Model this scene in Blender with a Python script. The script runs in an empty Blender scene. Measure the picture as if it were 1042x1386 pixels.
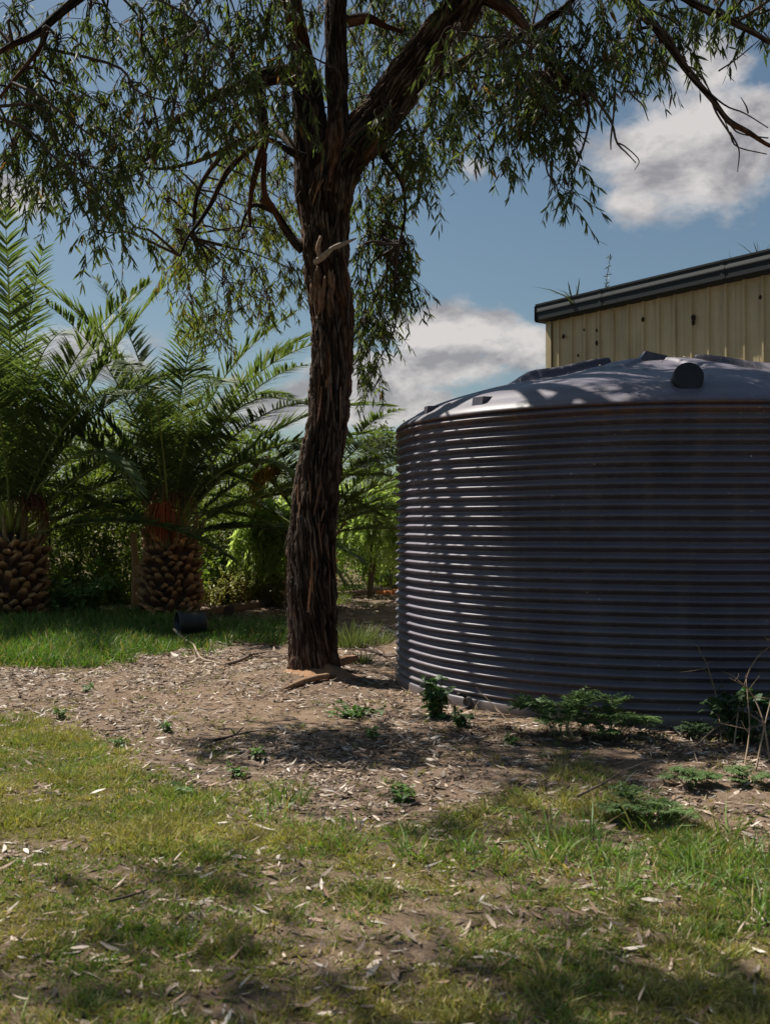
import bpy, math
import numpy as np
from mathutils import Vector, Matrix
R = math.radians
rng = np.random.default_rng(11)
scene = bpy.context.scene
col = scene.collection

# ------------------------------------------------------------------ camera
EYE = 1.5
cam_d = bpy.data.cameras.new('camera')
cam = bpy.data.objects.new('camera', cam_d)
col.objects.link(cam)
cam.location = (0, 0, EYE)
cam.rotation_euler = (R(90.86), 0, 0)
cam_d.sensor_fit = 'VERTICAL'
cam_d.sensor_height = 24.0
cam_d.lens = 24.0 * 1400 / 1386
cam_d.clip_end = 2000
cam_d.dof.use_dof = True
cam_d.dof.focus_distance = 9.0
cam_d.dof.aperture_fstop = 2.5
scene.camera = cam

# ------------------------------------------------------------------ world: sky and clouds
SUN_EL = 57.0
SUN_H = np.array([-math.cos(R(36)), math.sin(R(36))])        # towards the sun, level
sun_vec = Vector((SUN_H[0] * math.cos(R(SUN_EL)), SUN_H[1] * math.cos(R(SUN_EL)), math.sin(R(SUN_EL))))
world = bpy.data.worlds.new('World')
scene.world = world
world.use_nodes = True
nt = world.node_tree
for n in list(nt.nodes):
    nt.nodes.remove(n)


def N(tree, typ, **kw):
    n = tree.nodes.new(typ)
    for k, v in kw.items():
        if k == 'inp':
            for i, val in v.items():
                n.inputs[i].default_value = val
        else:
            setattr(n, k, v)
    return n


def L(tree, a, b):
    tree.links.new(a, b)


def math_n(tree, op, a, b=None, clamp=False):
    n = N(tree, 'ShaderNodeMath', operation=op, use_clamp=clamp)
    for i, v in enumerate((a, b)):
        if v is None:
            continue
        if isinstance(v, (int, float)):
            n.inputs[i].default_value = v
        else:
            L(tree, v, n.inputs[i])
    return n.outputs[0]


def mix_c(tree, fac, a, b, blend='MIX'):
    n = N(tree, 'ShaderNodeMix', data_type='RGBA', blend_type=blend)
    for s, v in ((n.inputs[0], fac), (n.inputs[6], a), (n.inputs[7], b)):
        if isinstance(v, (int, float)):
            s.default_value = v
        elif isinstance(v, (tuple, list)):
            s.default_value = (*v, 1) if len(v) == 3 else v
        else:
            L(tree, v, s)
    return n.outputs[2]


def ramp(tree, fac, stops, interp='LINEAR'):
    n = N(tree, 'ShaderNodeValToRGB')
    cr = n.color_ramp
    cr.interpolation = interp
    while len(cr.elements) < len(stops):
        cr.elements.new(0.5)
    for e, (p, c) in zip(cr.elements, stops):
        e.position = p
        e.color = (*c, 1) if len(c) == 3 else c
    L(tree, fac, n.inputs[0])
    return n.outputs[0]


sky = N(nt, 'ShaderNodeTexSky', sky_type='NISHITA', sun_disc=False)
sky.sun_elevation = R(SUN_EL)
sky.sun_rotation = math.atan2(sun_vec.x, sun_vec.y)
sky.air_density = 1.0
sky.dust_density = 1.2
sky.ozone_density = 1.2
sky_c = mix_c(nt, 1.0, sky.outputs[0], (0.90, 0.98, 0.93), 'MULTIPLY')
tc = N(nt, 'ShaderNodeTexCoord')
direc = tc.outputs['Generated']


def dir_of(px, py):
    v = np.array([(px - 521) / 1400, 1.0, (714 - py) / 1400])
    return v / np.linalg.norm(v)


# heaped cloud banks: (bearing and height of the centre, half width, half height in the same units, weight)
banks = [(920, 205, 165, 100, 1.05), (860, 270, 75, 42, .95), (955, 85, 85, 55, .85), (1030, 165, 60, 60, .9),
         (600, 448, 140, 44, 1.1), (710, 465, 85, 40, 1.0), (560, 500, 170, 40, .9), (500, 545, 150, 42, 1.05),
         (20, 262, 70, 34, .9), (640, 222, 36, 20, .5), (380, 560, 120, 45, .8), (160, 480, 150, 60, .55),
         (1250, 250, 160, 90, 1.0), (-250, 350, 200, 80, .9), (640, 415, 40, 16, .55), (1150, 480, 120, 40, .8)]
bias = None
for px, py, rx, ry, w in banks:
    c = dir_of(px, py)
    sub = N(nt, 'ShaderNodeVectorMath', operation='SUBTRACT')
    L(nt, direc, sub.inputs[0])
    sub.inputs[1].default_value = c
    mul = N(nt, 'ShaderNodeVectorMath', operation='MULTIPLY')
    L(nt, sub.outputs[0], mul.inputs[0])
    k = 1400.0
    mul.inputs[1].default_value = (k / rx, k / rx, k / ry)
    ln = N(nt, 'ShaderNodeVectorMath', operation='LENGTH')
    L(nt, mul.outputs[0], ln.inputs[0])
    v = math_n(nt, 'MULTIPLY', math_n(nt, 'SUBTRACT', 1.3, ln.outputs['Value'], clamp=True), w)
    bias = v if bias is None else math_n(nt, 'MAXIMUM', bias, v)


def cloud_noise(scale, off, detail=9.0, rough=0.6):
    mp = N(nt, 'ShaderNodeMapping')
    mp.inputs['Scale'].default_value = (scale, scale, scale * 1.7)
    mp.inputs['Location'].default_value = off
    L(nt, direc, mp.inputs['Vector'])
    nz = N(nt, 'ShaderNodeTexNoise', inp={'Scale': 1.0, 'Detail': detail, 'Roughness': rough, 'Distortion': 0.25})
    L(nt, mp.outputs[0], nz.inputs['Vector'])
    return nz.outputs['Fac']


n1 = cloud_noise(9.0, (3.1, 0.4, 1.7))
n2 = cloud_noise(9.0, (3.1 + .22, 0.4, 1.7 - .30))
n3 = cloud_noise(26.0, (1.0, 7.0, 2.0), 6.0)
dens = math_n(nt, 'ADD', math_n(nt, 'MULTIPLY', bias, 0.62), math_n(nt, 'ADD', math_n(nt, 'MULTIPLY', n1, 1.15), math_n(nt, 'MULTIPLY', n3, 0.25)))
mr = N(nt, 'ShaderNodeMapRange', interpolation_type='SMOOTHSTEP', inp={'From Min': 0.92, 'From Max': 1.19})
L(nt, dens, mr.inputs['Value'])
lit = math_n(nt, 'ADD', math_n(nt, 'MULTIPLY', math_n(nt, 'SUBTRACT', n2, n1), 4.6), 0.56)
lit = math_n(nt, 'ADD', lit, math_n(nt, 'MULTIPLY', math_n(nt, 'SUBTRACT', n3, 0.5), 1.2), clamp=True)
cloud_c = ramp(nt, lit, [(0.0, (4.2, 4.05, 4.25)), (0.4, (6.2, 5.9, 5.9)), (1.0, (9.4, 8.9, 8.6))])
mixf = math_n(nt, 'MULTIPLY', mr.outputs[0], 0.9)
fin = mix_c(nt, mixf, sky_c, cloud_c)
bg = N(nt, 'ShaderNodeBackground', inp={'Strength': 0.05})
L(nt, fin, bg.inputs['Color'])
wo = N(nt, 'ShaderNodeOutputWorld')
L(nt, bg.outputs[0], wo.inputs['Surface'])

# ------------------------------------------------------------------ sun and exposure
sd = bpy.data.lights.new('sun', 'SUN')
sd.energy = 5.0
sd.angle = R(0.53)
sd.color = (1.0, 0.94, 0.84)
so = bpy.data.objects.new('sun', sd)
so.rotation_euler = sun_vec.to_track_quat('Z', 'Y').to_euler()
so.location = (-20, 20, 30)
col.objects.link(so)
vs = scene.view_settings
vs.view_transform = 'Standard'
vs.look = 'None'
vs.exposure = 0.62
vs.gamma = 1.0
vs.use_curve_mapping = False
scene.cycles.max_bounces = 6
scene.cycles.transparent_max_bounces = 8
scene.cycles.sample_clamp_indirect = 4.0


# ------------------------------------------------------------------ helpers
def hash3(ix, iy, iz, seed=0):
    h = (ix.astype(np.int64) * 374761393 + iy.astype(np.int64) * 668265263 + iz.astype(np.int64) * 2147483647 // 7 * 3 + iz.astype(np.int64) * 1274126177 + seed * 144269504) & 0xFFFFFFFF
    h = ((h ^ (h >> 13)) * 1274126177) & 0xFFFFFFFF
    h = ((h ^ (h >> 16)) * 2246822519) & 0xFFFFFFFF
    h = h ^ (h >> 13)
    return (h & 0xFFFFFF) / float(0xFFFFFF)


def vnoise(p, seed=0):
    p = np.asarray(p, float)
    i = np.floor(p).astype(np.int64)
    f = p - i
    f = f * f * (3 - 2 * f)
    out = 0
    for dx in (0, 1):
        wx = f[:, 0] if dx else 1 - f[:, 0]
        for dy in (0, 1):
            wy = f[:, 1] if dy else 1 - f[:, 1]
            for dz in (0, 1):
                wz = f[:, 2] if dz else 1 - f[:, 2]
                out = out + wx * wy * wz * hash3(i[:, 0] + dx, i[:, 1] + dy, i[:, 2] + dz, seed)
    return out


def fbm(p, octaves=4, seed=0, gain=0.5):
    a, s, t = 1.0, 0.0, 0.0
    p = np.asarray(p, float)
    for o in range(octaves):
        s = s + a * vnoise(p * (2.03 ** o) + 17.3 * o, seed + o)
        t += a
        a *= gain
    return s / t


def fbm2(x, y, sc, octaves=4, seed=0):
    return fbm(np.stack([x / sc, y / sc, np.zeros_like(x) + .5], 1), octaves, seed)


def sstep(a, b, x):
    t = np.clip((x - a) / (b - a), 0, 1)
    return t * t * (3 - 2 * t)


def P(px, py, Y):
    """world point at depth Y on the sight line through a photo position"""
    return np.array([(px - 521) / 1400 * Y, Y, EYE + (714 - py) / 1400 * Y])


def G(px, py):
    """ground point (level ground) under a photo position"""
    Y = 1400 * EYE / (py - 714)
    x = (px - 521) / 1400 * Y
    return np.array([x, Y, float(gz(np.array([x]), np.array([Y]))[0])])


TREE = np.array([-.71, 10.35])
TANK = np.array([2.613, 10.19])
TR = 2.51


def gz(x, y):
    z = (fbm2(x, y, 2.6, 3, 5) - .5) * .10 + (fbm2(x, y, .35, 3, 9) - .5) * .035
    dt = np.hypot(x - TREE[0], y - TREE[1])
    z = z + .10 * np.exp(-(dt / .75) ** 2)
    dk = np.hypot(x - TANK[0], y - TANK[1])
    k = sstep(TR + .9, TR + .1, dk)
    return z * (1 - k) + .01 * k


class MB:
    def __init__(s):
        s.v, s.f, s.c, s.n = [], {3: [], 4: []}, [], 0

    def add(s, V, F, C=None):
        V = np.asarray(V, float).reshape(-1, 3)
        if isinstance(F, np.ndarray):
            F = [F]
        for a in F:
            a = np.asarray(a)
            s.f[a.shape[1]].append(a + s.n)
        s.v.append(V)
        if C is None:
            C = np.ones((len(V), 3))
        C = np.asarray(C, float)
        if C.ndim == 1:
            C = np.tile(C, (len(V), 1))
        s.c.append(C)
        s.n += len(V)

    def mesh(s, name, mat, loc=(0, 0, 0), smooth=True):
        V = np.concatenate(s.v) - np.asarray(loc, float)
        Cc = np.concatenate(s.c)
        m = bpy.data.meshes.new(name)
        m.vertices.add(len(V))
        m.vertices.foreach_set('co', V.ravel())
        fl, starts, n = [], [], 0
        for k in (3, 4):
            if s.f[k]:
                a = np.concatenate(s.f[k])
                fl.append(a.ravel())
                starts.append(n + np.arange(len(a)) * k)
                n += a.size
        fl = np.concatenate(fl)
        starts = np.concatenate(starts)
        m.loops.add(len(fl))
        m.loops.foreach_set('vertex_index', fl.astype(np.int32))
        m.polygons.add(len(starts))
        m.polygons.foreach_set('loop_start', starts.astype(np.int32))
        m.polygons.foreach_set('use_smooth', np.full(len(starts), smooth))
        at = m.attributes.new('col', 'FLOAT_COLOR', 'POINT')
        at.data.foreach_set('color', np.concatenate([Cc, np.ones((len(Cc), 1))], 1).ravel())
        m.update(calc_edges=True)
        m.validate()
        if mat:
            m.materials.append(mat)
        return m


def wloc(o):
    v = np.zeros(3)
    while o is not None:
        v += np.array(o.location)
        o = o.parent
    return v


def tag(o, label=None, cat=None, group=None, kind=None):
    for k, v in (('label', label), ('category', cat), ('group', group), ('kind', kind)):
        if v:
            o[k] = v
    return o


def thing(name, label, cat, loc, group=None):
    o = bpy.data.objects.new(name, None)
    o.empty_display_size = .1
    o.location = loc
    col.objects.link(o)
    return tag(o, label, cat, group)


def part(name, mb, mat, parent, smooth=True, kind=None, label=None):
    me = mb.mesh(name, mat, wloc(parent), smooth)
    o = bpy.data.objects.new(name, me)
    col.objects.link(o)
    o.parent = parent
    return tag(o, label, None, None, kind)


def solo(name, mb, mat, loc=(0, 0, 0), label=None, cat=None, group=None, kind=None, smooth=True):
    me = mb.mesh(name, mat, loc, smooth)
    o = bpy.data.objects.new(name, me)
    o.location = loc
    col.objects.link(o)
    return tag(o, label, cat, group, kind)


def catmull(pts, n):
    pts = np.asarray(pts, float)
    p = np.vstack([2 * pts[0] - pts[1], pts, 2 * pts[-1] - pts[-2]])
    seg = len(pts) - 1
    t = np.linspace(0, seg, n)
    i = np.minimum(t.astype(int), seg - 1)
    f = (t - i)[:, None]
    a, b, c, d = p[i], p[i + 1], p[i + 2], p[i + 3]
    return .5 * (2 * b + (c - a) * f + (2 * a - 5 * b + 4 * c - d) * f ** 2 + (3 * b - a - 3 * c + d) * f ** 3)


def frames(pts):
    t = np.gradient(pts, axis=0)
    t /= np.linalg.norm(t, axis=1)[:, None] + 1e-9
    u = np.zeros_like(pts)
    a = np.array([1.0, 0, 0]) if abs(t[0, 0]) < .8 else np.array([0, 1.0, 0])
    u0 = a - t[0] * (a @ t[0])
    u[0] = u0 / np.linalg.norm(u0)
    for i in range(1, len(pts)):
        w = u[i - 1] - t[i] * (u[i - 1] @ t[i])
        u[i] = w / (np.linalg.norm(w) + 1e-9)
    return t, u, np.cross(t, u)


def grid_faces(nr, ns, wrap=True):
    r = np.arange(nr - 1)[:, None]
    s = np.arange(ns if wrap else ns - 1)[None, :]
    s2 = (s + 1) % ns
    a = r * ns + s
    b = r * ns + s2
    return np.stack([a, b, b + ns, a + ns], -1).reshape(-1, 4)


def tube(mb, pts, rad, ns=6, C=None, cap=True):
    pts = np.asarray(pts, float)
    rad = np.broadcast_to(np.asarray(rad, float), (len(pts),))
    t, u, w = frames(pts)
    th = np.arange(ns) * 2 * math.pi / ns
    V = pts[:, None] + rad[:, None, None] * (np.cos(th)[None, :, None] * u[:, None] + np.sin(th)[None, :, None] * w[:, None])
    V = V.reshape(-1, 3)
    F = [grid_faces(len(pts), ns)]
    nv = len(V)
    if cap:
        V = np.vstack([V, pts[0], pts[-1]])
        k = np.arange(ns)
        k2 = (k + 1) % ns
        F.append(np.stack([k2, k, np.full(ns, nv)], 1))
        o = nv - ns
        F.append(np.stack([o + k, o + k2, np.full(ns, nv + 1)], 1))
    mb.add(V, F, C)


def box(mb, c, s, C=None, rot=None):
    x = np.array([[i, j, k] for i in (-.5, .5) for j in (-.5, .5) for k in (-.5, .5)]) * np.asarray(s)
    if rot is not None:
        x = x @ np.array(rot).T
    F = np.array([[0, 1, 3, 2], [4, 6, 7, 5], [0, 4, 5, 1], [2, 3, 7, 6], [0, 2, 6, 4], [1, 5, 7, 3]])
    mb.add(x + np.asarray(c), F, C)


def nrm(v):
    return v / (np.linalg.norm(v, axis=-1, keepdims=True) + 1e-9)


def blades(mb, base, d, side, length, width, sag, C, ts=(0, .35, .72), ws=(.3, 1, .72)):
    """many thin leaves at once: base, direction, side vector, length, half width, sag of the tip (vector), colour"""
    n = len(base)
    if n == 0:
        return
    length = np.broadcast_to(length, (n,))
    width = np.broadcast_to(width, (n,))
    sag = np.broadcast_to(sag, (n, 3))
    k = len(ts)
    V = np.zeros((n, 2 * k + 1, 3))
    for j, (t, w) in enumerate(zip(ts, ws)):
        p = base + d * (length * t)[:, None] + sag * (t * t)
        V[:, 2 * j] = p - side * (width * w)[:, None]
        V[:, 2 * j + 1] = p + side * (width * w)[:, None]
    V[:, 2 * k] = base + d * length[:, None] + sag
    o = (np.arange(n) * (2 * k + 1))[:, None]
    fq = [o + np.array([2 * j, 2 * j + 1, 2 * j + 3, 2 * j + 2]) for j in range(k - 1)]
    F3 = o + np.array([2 * k - 2, 2 * k - 1, 2 * k])
    C = np.broadcast_to(np.asarray(C, float), (n, 3))
    mb.add(V.reshape(-1, 3), [F3] + ([np.concatenate(fq)] if fq else []), np.repeat(C, 2 * k + 1, 0))


def rand_dirs(n, up=0.0):
    v = rng.normal(size=(n, 3))
    v[:, 2] += up
    return nrm(v)


def perp(d, n=None):
    r = rng.normal(size=d.shape)
    return nrm(np.cross(d, r))


# ------------------------------------------------------------------ materials
def new_mat(name):
    m = bpy.data.materials.new(name)
    m.use_nodes = True
    t = m.node_tree
    b = t.nodes['Principled BSDF']
    return m, t, b


def noise_n(t, scale, detail=5, rough=.55, vec=None, stretch=None):
    n = N(t, 'ShaderNodeTexNoise', inp={'Scale': scale, 'Detail': detail, 'Roughness': rough})
    tcn = N(t, 'ShaderNodeTexCoord')
    v = tcn.outputs['Object'] if vec is None else vec
    if stretch:
        mp = N(t, 'ShaderNodeMapping')
        mp.inputs['Scale'].default_value = stretch
        L(t, v, mp.inputs[0])
        v = mp.outputs[0]
    L(t, v, n.inputs['Vector'])
    return n.outputs['Fac']


def bump(t, b, h, strength, dist=.01):
    n = N(t, 'ShaderNodeBump', inp={'Strength': strength, 'Distance': dist})
    L(t, h, n.inputs['Height'])
    L(t, n.outputs[0], b.inputs['Normal'])


def attr_col(t):
    a = N(t, 'ShaderNodeAttribute', attribute_name='col')
    return a.outputs['Color']


def leaf_mat(name, rough=.5, trans=.35, tint=(1.0, 1.0, .6), vary=6.0):
    m, t, b = new_mat(name)
    c = attr_col(t)
    nz = noise_n(t, vary, 3)
    c = mix_c(t, 1.0, c, ramp(t, nz, [(.3, (.75, .78, .7)), (.7, (1.2, 1.18, 1.1))]), 'MULTIPLY')
    L(t, c, b.inputs['Base Color'])
    b.inputs['Roughness'].default_value = rough
    b.inputs['Specular IOR Level'].default_value = .35
    tr = N(t, 'ShaderNodeBsdfTranslucent')
    L(t, mix_c(t, 1.0, c, tint, 'MULTIPLY'), tr.inputs['Color'])
    mx = N(t, 'ShaderNodeMixShader', inp={0: trans})
    L(t, b.outputs[0], mx.inputs[1])
    L(t, tr.outputs[0], mx.inputs[2])
    L(t, mx.outputs[0], t.nodes['Material Output'].inputs['Surface'])
    return m


def solid_mat(name, rough=.7, lo=.75, hi=1.25, scale=20, bmp=.3, dist=.005, spec=.3, stretch=None):
    """colour from the 'col' attribute broken up by noise, with a fine relief"""
    m, t, b = new_mat(name)
    nz = noise_n(t, scale, 6, .6, stretch=stretch)
    c = mix_c(t, 1.0, attr_col(t), ramp(t, nz, [(.28, (lo,) * 3), (.72, (hi,) * 3)]), 'MULTIPLY')
    L(t, c, b.inputs['Base Color'])
    b.inputs['Roughness'].default_value = rough
    b.inputs['Specular IOR Level'].default_value = spec
    bump(t, b, nz, bmp, dist)
    return m


gum_leaf_m = leaf_mat('gum leaf', .6, .52, (1.2, 1.3, .5), 3.0)
grass_m = leaf_mat('grass blade', .5, .35, (1.0, 1.1, .4), 2.0)
palm_leaf_m = leaf_mat('palm leaflet', .62, .42, (1.1, 1.15, .4), 2.0)
weeping_m = leaf_mat('weeping leaf', .6, .66, (1.05, 1.1, .62), 1.0)
shrub_leaf_m = leaf_mat('shrub leaf', .55, .5, (1.1, 1.15, .4), 1.5)
weed_m = leaf_mat('weed leaf', .5, .3, (1.0, 1.1, .45), 8.0)
litter_m = solid_mat('dry leaf', .65, .7, 1.25, 40, .2)
wood_m = solid_mat('weathered wood', .85, .6, 1.3, 30, .6, .004)
bark_m = solid_mat('gum bark', .9, .6, 1.35, 55, .9, .008, .15, stretch=(1, 1, .25))
boot_m = solid_mat('palm leaf base', .85, .55, 1.3, 25, .5)
plain_m = solid_mat('painted steel', .62, .85, 1.1, 6, .05)
mud_m = solid_mat('dried mud', .95, .7, 1.2, 60, .5)
plastic_m = solid_mat('black plastic', .45, .8, 1.3, 15, .05, spec=.4)

# ground: red soil, grey leaf mould and thatch, mixed by the 'col' attribute (r = thatch, g = mould)
ground_m, t, b = new_mat('soil')
sep = N(t, 'ShaderNodeSeparateColor')
L(t, attr_col(t), sep.inputs[0])
n_big = noise_n(t, .9, 6, .6)
n_mid = noise_n(t, 7, 7, .65)
n_fine = noise_n(t, 60, 6, .7)
soil = ramp(t, n_mid, [(.25, (.11, .076, .052)), (.5, (.215, .155, .107)), (.75, (.34, .26, .19))])
mould = ramp(t, n_fine, [(.3, (.06, .042, .031)), (.5, (.185, .135, .10)), (.68, (.37, .29, .23))])
thatch = ramp(t, n_fine, [(.3, (.045, .038, .018)), (.55, (.13, .11, .05)), (.75, (.24, .19, .10))])
f1 = math_n(t, 'ADD', sep.outputs[1], math_n(t, 'MULTIPLY', math_n(t, 'SUBTRACT', n_mid, .5), 1.6), clamp=True)
c = mix_c(t, f1, soil, mould)
c = mix_c(t, sep.outputs[0], c, thatch)
c = mix_c(t, 1.0, c, ramp(t, n_big, [(.3, (.8, .78, .76)), (.7, (1.15, 1.12, 1.1))]), 'MULTIPLY')
L(t, c, b.inputs['Base Color'])
b.inputs['Roughness'].default_value = .95
b.inputs['Specular IOR Level'].default_value = .1
bump(t, b, math_n(t, 'ADD', n_fine, math_n(t, 'MULTIPLY', n_mid, 1.5)), .8, .02)


# ------------------------------------------------------------------ ground
def to_px(x, y):
    y = np.maximum(y, .3)
    return 521 + 1400 * x / y, 714 + 1400 * EYE / y


def zones(x, y):
    """turf (short lawn), lush (long grass before the palms), mould (leaf litter): 0..1 over the ground"""
    px, py = to_px(x, y)
    nb = fbm2(x, y, .9, 4, 21)
    nf = fbm2(x, y, .22, 3, 33)
    b = np.interp(px, [-300, 0, 90, 150, 300, 430, 560, 690, 760, 850, 1042, 1400],
                  [905, 955, 1000, 1065, 1120, 1155, 1155, 1125, 1090, 1100, 1130, 1150])
    turf = sstep(b - 70, b + 60, py + (nb - .5) * 190 + (nf - .5) * 90)
    for cx, cy, rx, ry in ((265, 1245, 95, 40), (400, 1195, 70, 25), (850, 1185, 60, 22), (700, 1240, 120, 20), (560, 1300, 90, 25), (150, 1180, 90, 22), (880, 1310, 90, 22)):
        turf = turf * (1 - .75 * np.exp(-((px - cx) / rx) ** 2 - ((py - cy) / ry) ** 2))
    turf = turf * (.16 + .84 * sstep(.40, .56, nb * .5 + nf * .5))
    lo = np.interp(px, [-500, 0, 60, 110, 200, 300, 395, 410], [905, 900, 905, 912, 888, 876, 868, 840])
    lush = sstep(lo + 5, lo - 9, py + (nf - .5) * 34 + (nb - .5) * 20) * sstep(824, 838, py + (px > 270) * -14) * sstep(410, 370, px)
    mould = sstep(.30, .6, nb * .6 + nf * .4) * .9 + .1
    bare = np.exp(-((px - 330) / 200) ** 2 - ((py - 960) / 40) ** 2) + .9 * np.exp(-((px - 700) / 150) ** 2 - ((py - 1030) / 28) ** 2) + .8 * np.exp(-((px - 600) / 90) ** 2 - ((py - 1115) / 25) ** 2)
    mould = mould * (1 - .7 * np.clip(bare, 0, 1))
    return turf, lush, mould


mb = MB()
xs = np.arange(-13, 9.01, .075)
ys = np.arange(.6, 27.01, .075)
X, Yg = np.meshgrid(xs, ys)
x, y = X.ravel(), Yg.ravel()
turf, lush, mould = zones(x, y)
edge = np.minimum.reduce([sstep(-13, -11, x), sstep(9, 7.5, x), sstep(27, 25, y), sstep(.6, 1.2, y)])
V = np.stack([x, y, gz(x, y) * edge], 1)
mb.add(V, grid_faces(len(ys), len(xs), False), np.stack([np.clip(turf + lush, 0, 1) * .85, mould, 0 * x], 1))
# the paddock round it, out to the horizon
S = 900.0
o = np.array([[-13, .6, 0], [9, .6, 0], [9, 27, 0], [-13, 27, 0], [-S, -S, 0], [S, -S, 0], [S, S, 0], [-S, S, 0]])
mb.add(o, np.array([[4, 5, 1, 0], [5, 6, 2, 1], [6, 7, 3, 2], [7, 4, 0, 3]]), np.array([.9, .3, 0]))
ground = solo('ground', mb, ground_m, kind='structure')

# ------------------------------------------------------------------ rain water tank
tank_m, t, b = new_mat('grey polyethylene')
geo = N(t, 'ShaderNodeNewGeometry')
tcn = N(t, 'ShaderNodeTexCoord')
sepz = N(t, 'ShaderNodeSeparateXYZ')
L(t, tcn.outputs['Object'], sepz.inputs[0])
nA = noise_n(t, 2.2, 6, .6)
nB = noise_n(t, 35, 5, .7)
nS = noise_n(t, 9, 5, .6, stretch=(1, 1, .12))
c = ramp(t, nA, [(.3, (.036, .031, .048)), (.7, (.066, .057, .084))])
# dust washed into streaks, and specks of lichen and bird lime
c = mix_c(t, math_n(t, 'MULTIPLY', ramp(t, nS, [(.48, (0, 0, 0)), (.75, (1, 1, 1))]), .38), c, (.17, .145, .125))
# rusty dust caught under the shoulder
under = N(t, 'ShaderNodeMapRange', inp={'From Min': 2.27, 'From Max': 2.42})
L(t, sepz.outputs[2], under.inputs['Value'])
under2 = N(t, 'ShaderNodeMapRange', inp={'From Min': 2.47, 'From Max': 2.42})
L(t, sepz.outputs[2], under2.inputs['Value'])
stain = math_n(t, 'MULTIPLY', math_n(t, 'MULTIPLY', under.outputs[0], under2.outputs[0]), ramp(t, nS, [(.36, (0, 0, 0)), (.66, (1, 1, 1))]))
c = mix_c(t, math_n(t, 'MULTIPLY', stain, .7, clamp=True), c, (.17, .07, .028))
# mud splash along the foot
foot = N(t, 'ShaderNodeMapRange', inp={'From Min': .42, 'From Max': .0})
L(t, sepz.outputs[2], foot.inputs['Value'])
c = mix_c(t, math_n(t, 'MULTIPLY', foot.outputs[0], ramp(t, nA, [(.3, (.2, .2, .2)), (.65, (.9, .9, .9))])), c, (.20, .15, .11))
# light put into colour: upward faces painted paler, widening the lit bands
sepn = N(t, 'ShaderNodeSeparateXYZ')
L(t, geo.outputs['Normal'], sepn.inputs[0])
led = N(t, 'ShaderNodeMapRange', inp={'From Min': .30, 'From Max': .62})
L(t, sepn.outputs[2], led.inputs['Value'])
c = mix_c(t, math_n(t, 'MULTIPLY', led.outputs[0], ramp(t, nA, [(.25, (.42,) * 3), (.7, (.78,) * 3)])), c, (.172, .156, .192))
vor = N(t, 'ShaderNodeTexVoronoi', inp={'Scale': 11.0})
L(t, tcn.outputs['Object'], vor.inputs['Vector'])
speck = N(t, 'ShaderNodeMapRange', inp={'From Min': .10, 'From Max': .05})
L(t, vor.outputs['Distance'], speck.inputs['Value'])
c = mix_c(t, math_n(t, 'MULTIPLY', speck.outputs[0], ramp(t, nA, [(.46, (0, 0, 0)), (.56, (.9, .9, .9))])), c, (.42, .40, .36))
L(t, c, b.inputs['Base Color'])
L(t, ramp(t, nB, [(.3, (.40,) * 3), (.7, (.56,) * 3)]), b.inputs['Roughness'])
b.inputs['Specular IOR Level'].default_value = .7
bump(t, b, math_n(t, 'ADD', nB, nA), .08, .01)
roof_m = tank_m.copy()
rb_ = roof_m.node_tree.nodes['Principled BSDF']
for l_ in list(rb_.inputs['Roughness'].links):
    roof_m.node_tree.links.remove(l_)
rb_.inputs['Roughness'].default_value = .5
rb_.inputs['Specular IOR Level'].default_value = .55

TZ = 2.44
tank = thing('water_tank', 'large round dark grey corrugated rainwater tank with low domed top', 'water tank', (TANK[0], TANK[1], 0))
PITCH, NB = .0809, 29
zc0 = .133                                           # centre of the lowest crest
per = 10
zz = [0.0, .02, .05, .075, .088]
rr = [TR + .004, TR + .006, TR + .004, TR, TR - .006]
for k in range(NB * per + 1):
    z = zc0 - PITCH * .5 + k * PITCH / per
    ph = 2 * math.pi * (z - zc0) / PITCH
    w = .5 + .5 * math.cos(ph)
    zz.append(z)
    rr.append(TR - .050 + .050 * (.5 + math.asin(.975 * math.cos(ph)) / 2.7))
zz, rr = np.array(zz), np.array(rr)
ns = 288
th = np.arange(ns) * 2 * math.pi / ns
ZZ, TH = np.meshgrid(zz, th, indexing='ij')
RR = np.repeat(rr[:, None], ns, 1)
wob = (fbm(np.stack([np.cos(TH.ravel()) * 2.2, np.sin(TH.ravel()) * 2.2, ZZ.ravel() * 1.1], 1), 3, 3) - .5).reshape(ZZ.shape)
RR = RR + wob * .018
ZZ = ZZ + (fbm(np.stack([np.cos(TH.ravel()) * 3, np.sin(TH.ravel()) * 3, ZZ.ravel() * .8], 1), 2, 8) - .5).reshape(ZZ.shape) * .012
mb = MB()
mb.add(np.stack([TANK[0] + RR * np.cos(TH), TANK[1] + RR * np.sin(TH), ZZ], -1).reshape(-1, 3), grid_faces(len(zz), ns))
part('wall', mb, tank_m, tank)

# the moulded roof: shoulder, shallow cone, raised radial ribs, dished panels
ztop = zz.max()
prof_r = np.array([TR - .03, TR - .006, TR - .004, TR - .02, TR - .06, TR - .14, 2.2, 1.8, 1.4, 1.0, .6, .48, .44, .40, .2, .012])
prof_z = np.array([ztop - .01, ztop + .0, ztop + .014, ztop + .036, ztop + .068, ztop + .115, ztop + .215, ztop + .38, ztop + .50, ztop + .60, ztop + .685, ztop + .70, ztop + .72, ztop + .735, ztop + .74, ztop + .745])
prof_z = ztop + (prof_z - ztop) * np.interp(prof_r, [1.8, 2.4], [.89, 1.0])
tt = np.linspace(0, len(prof_r) - 1, 150)
pr = catmull(np.stack([prof_r, prof_z, 0 * prof_r], 1), 150)
nr_ = 400
th = np.arange(nr_) * 2 * math.pi / nr_
Rg = np.repeat(pr[:, 0][:, None], nr_, 1)
Zg = np.repeat(pr[:, 1][:, None], nr_, 1)
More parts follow.
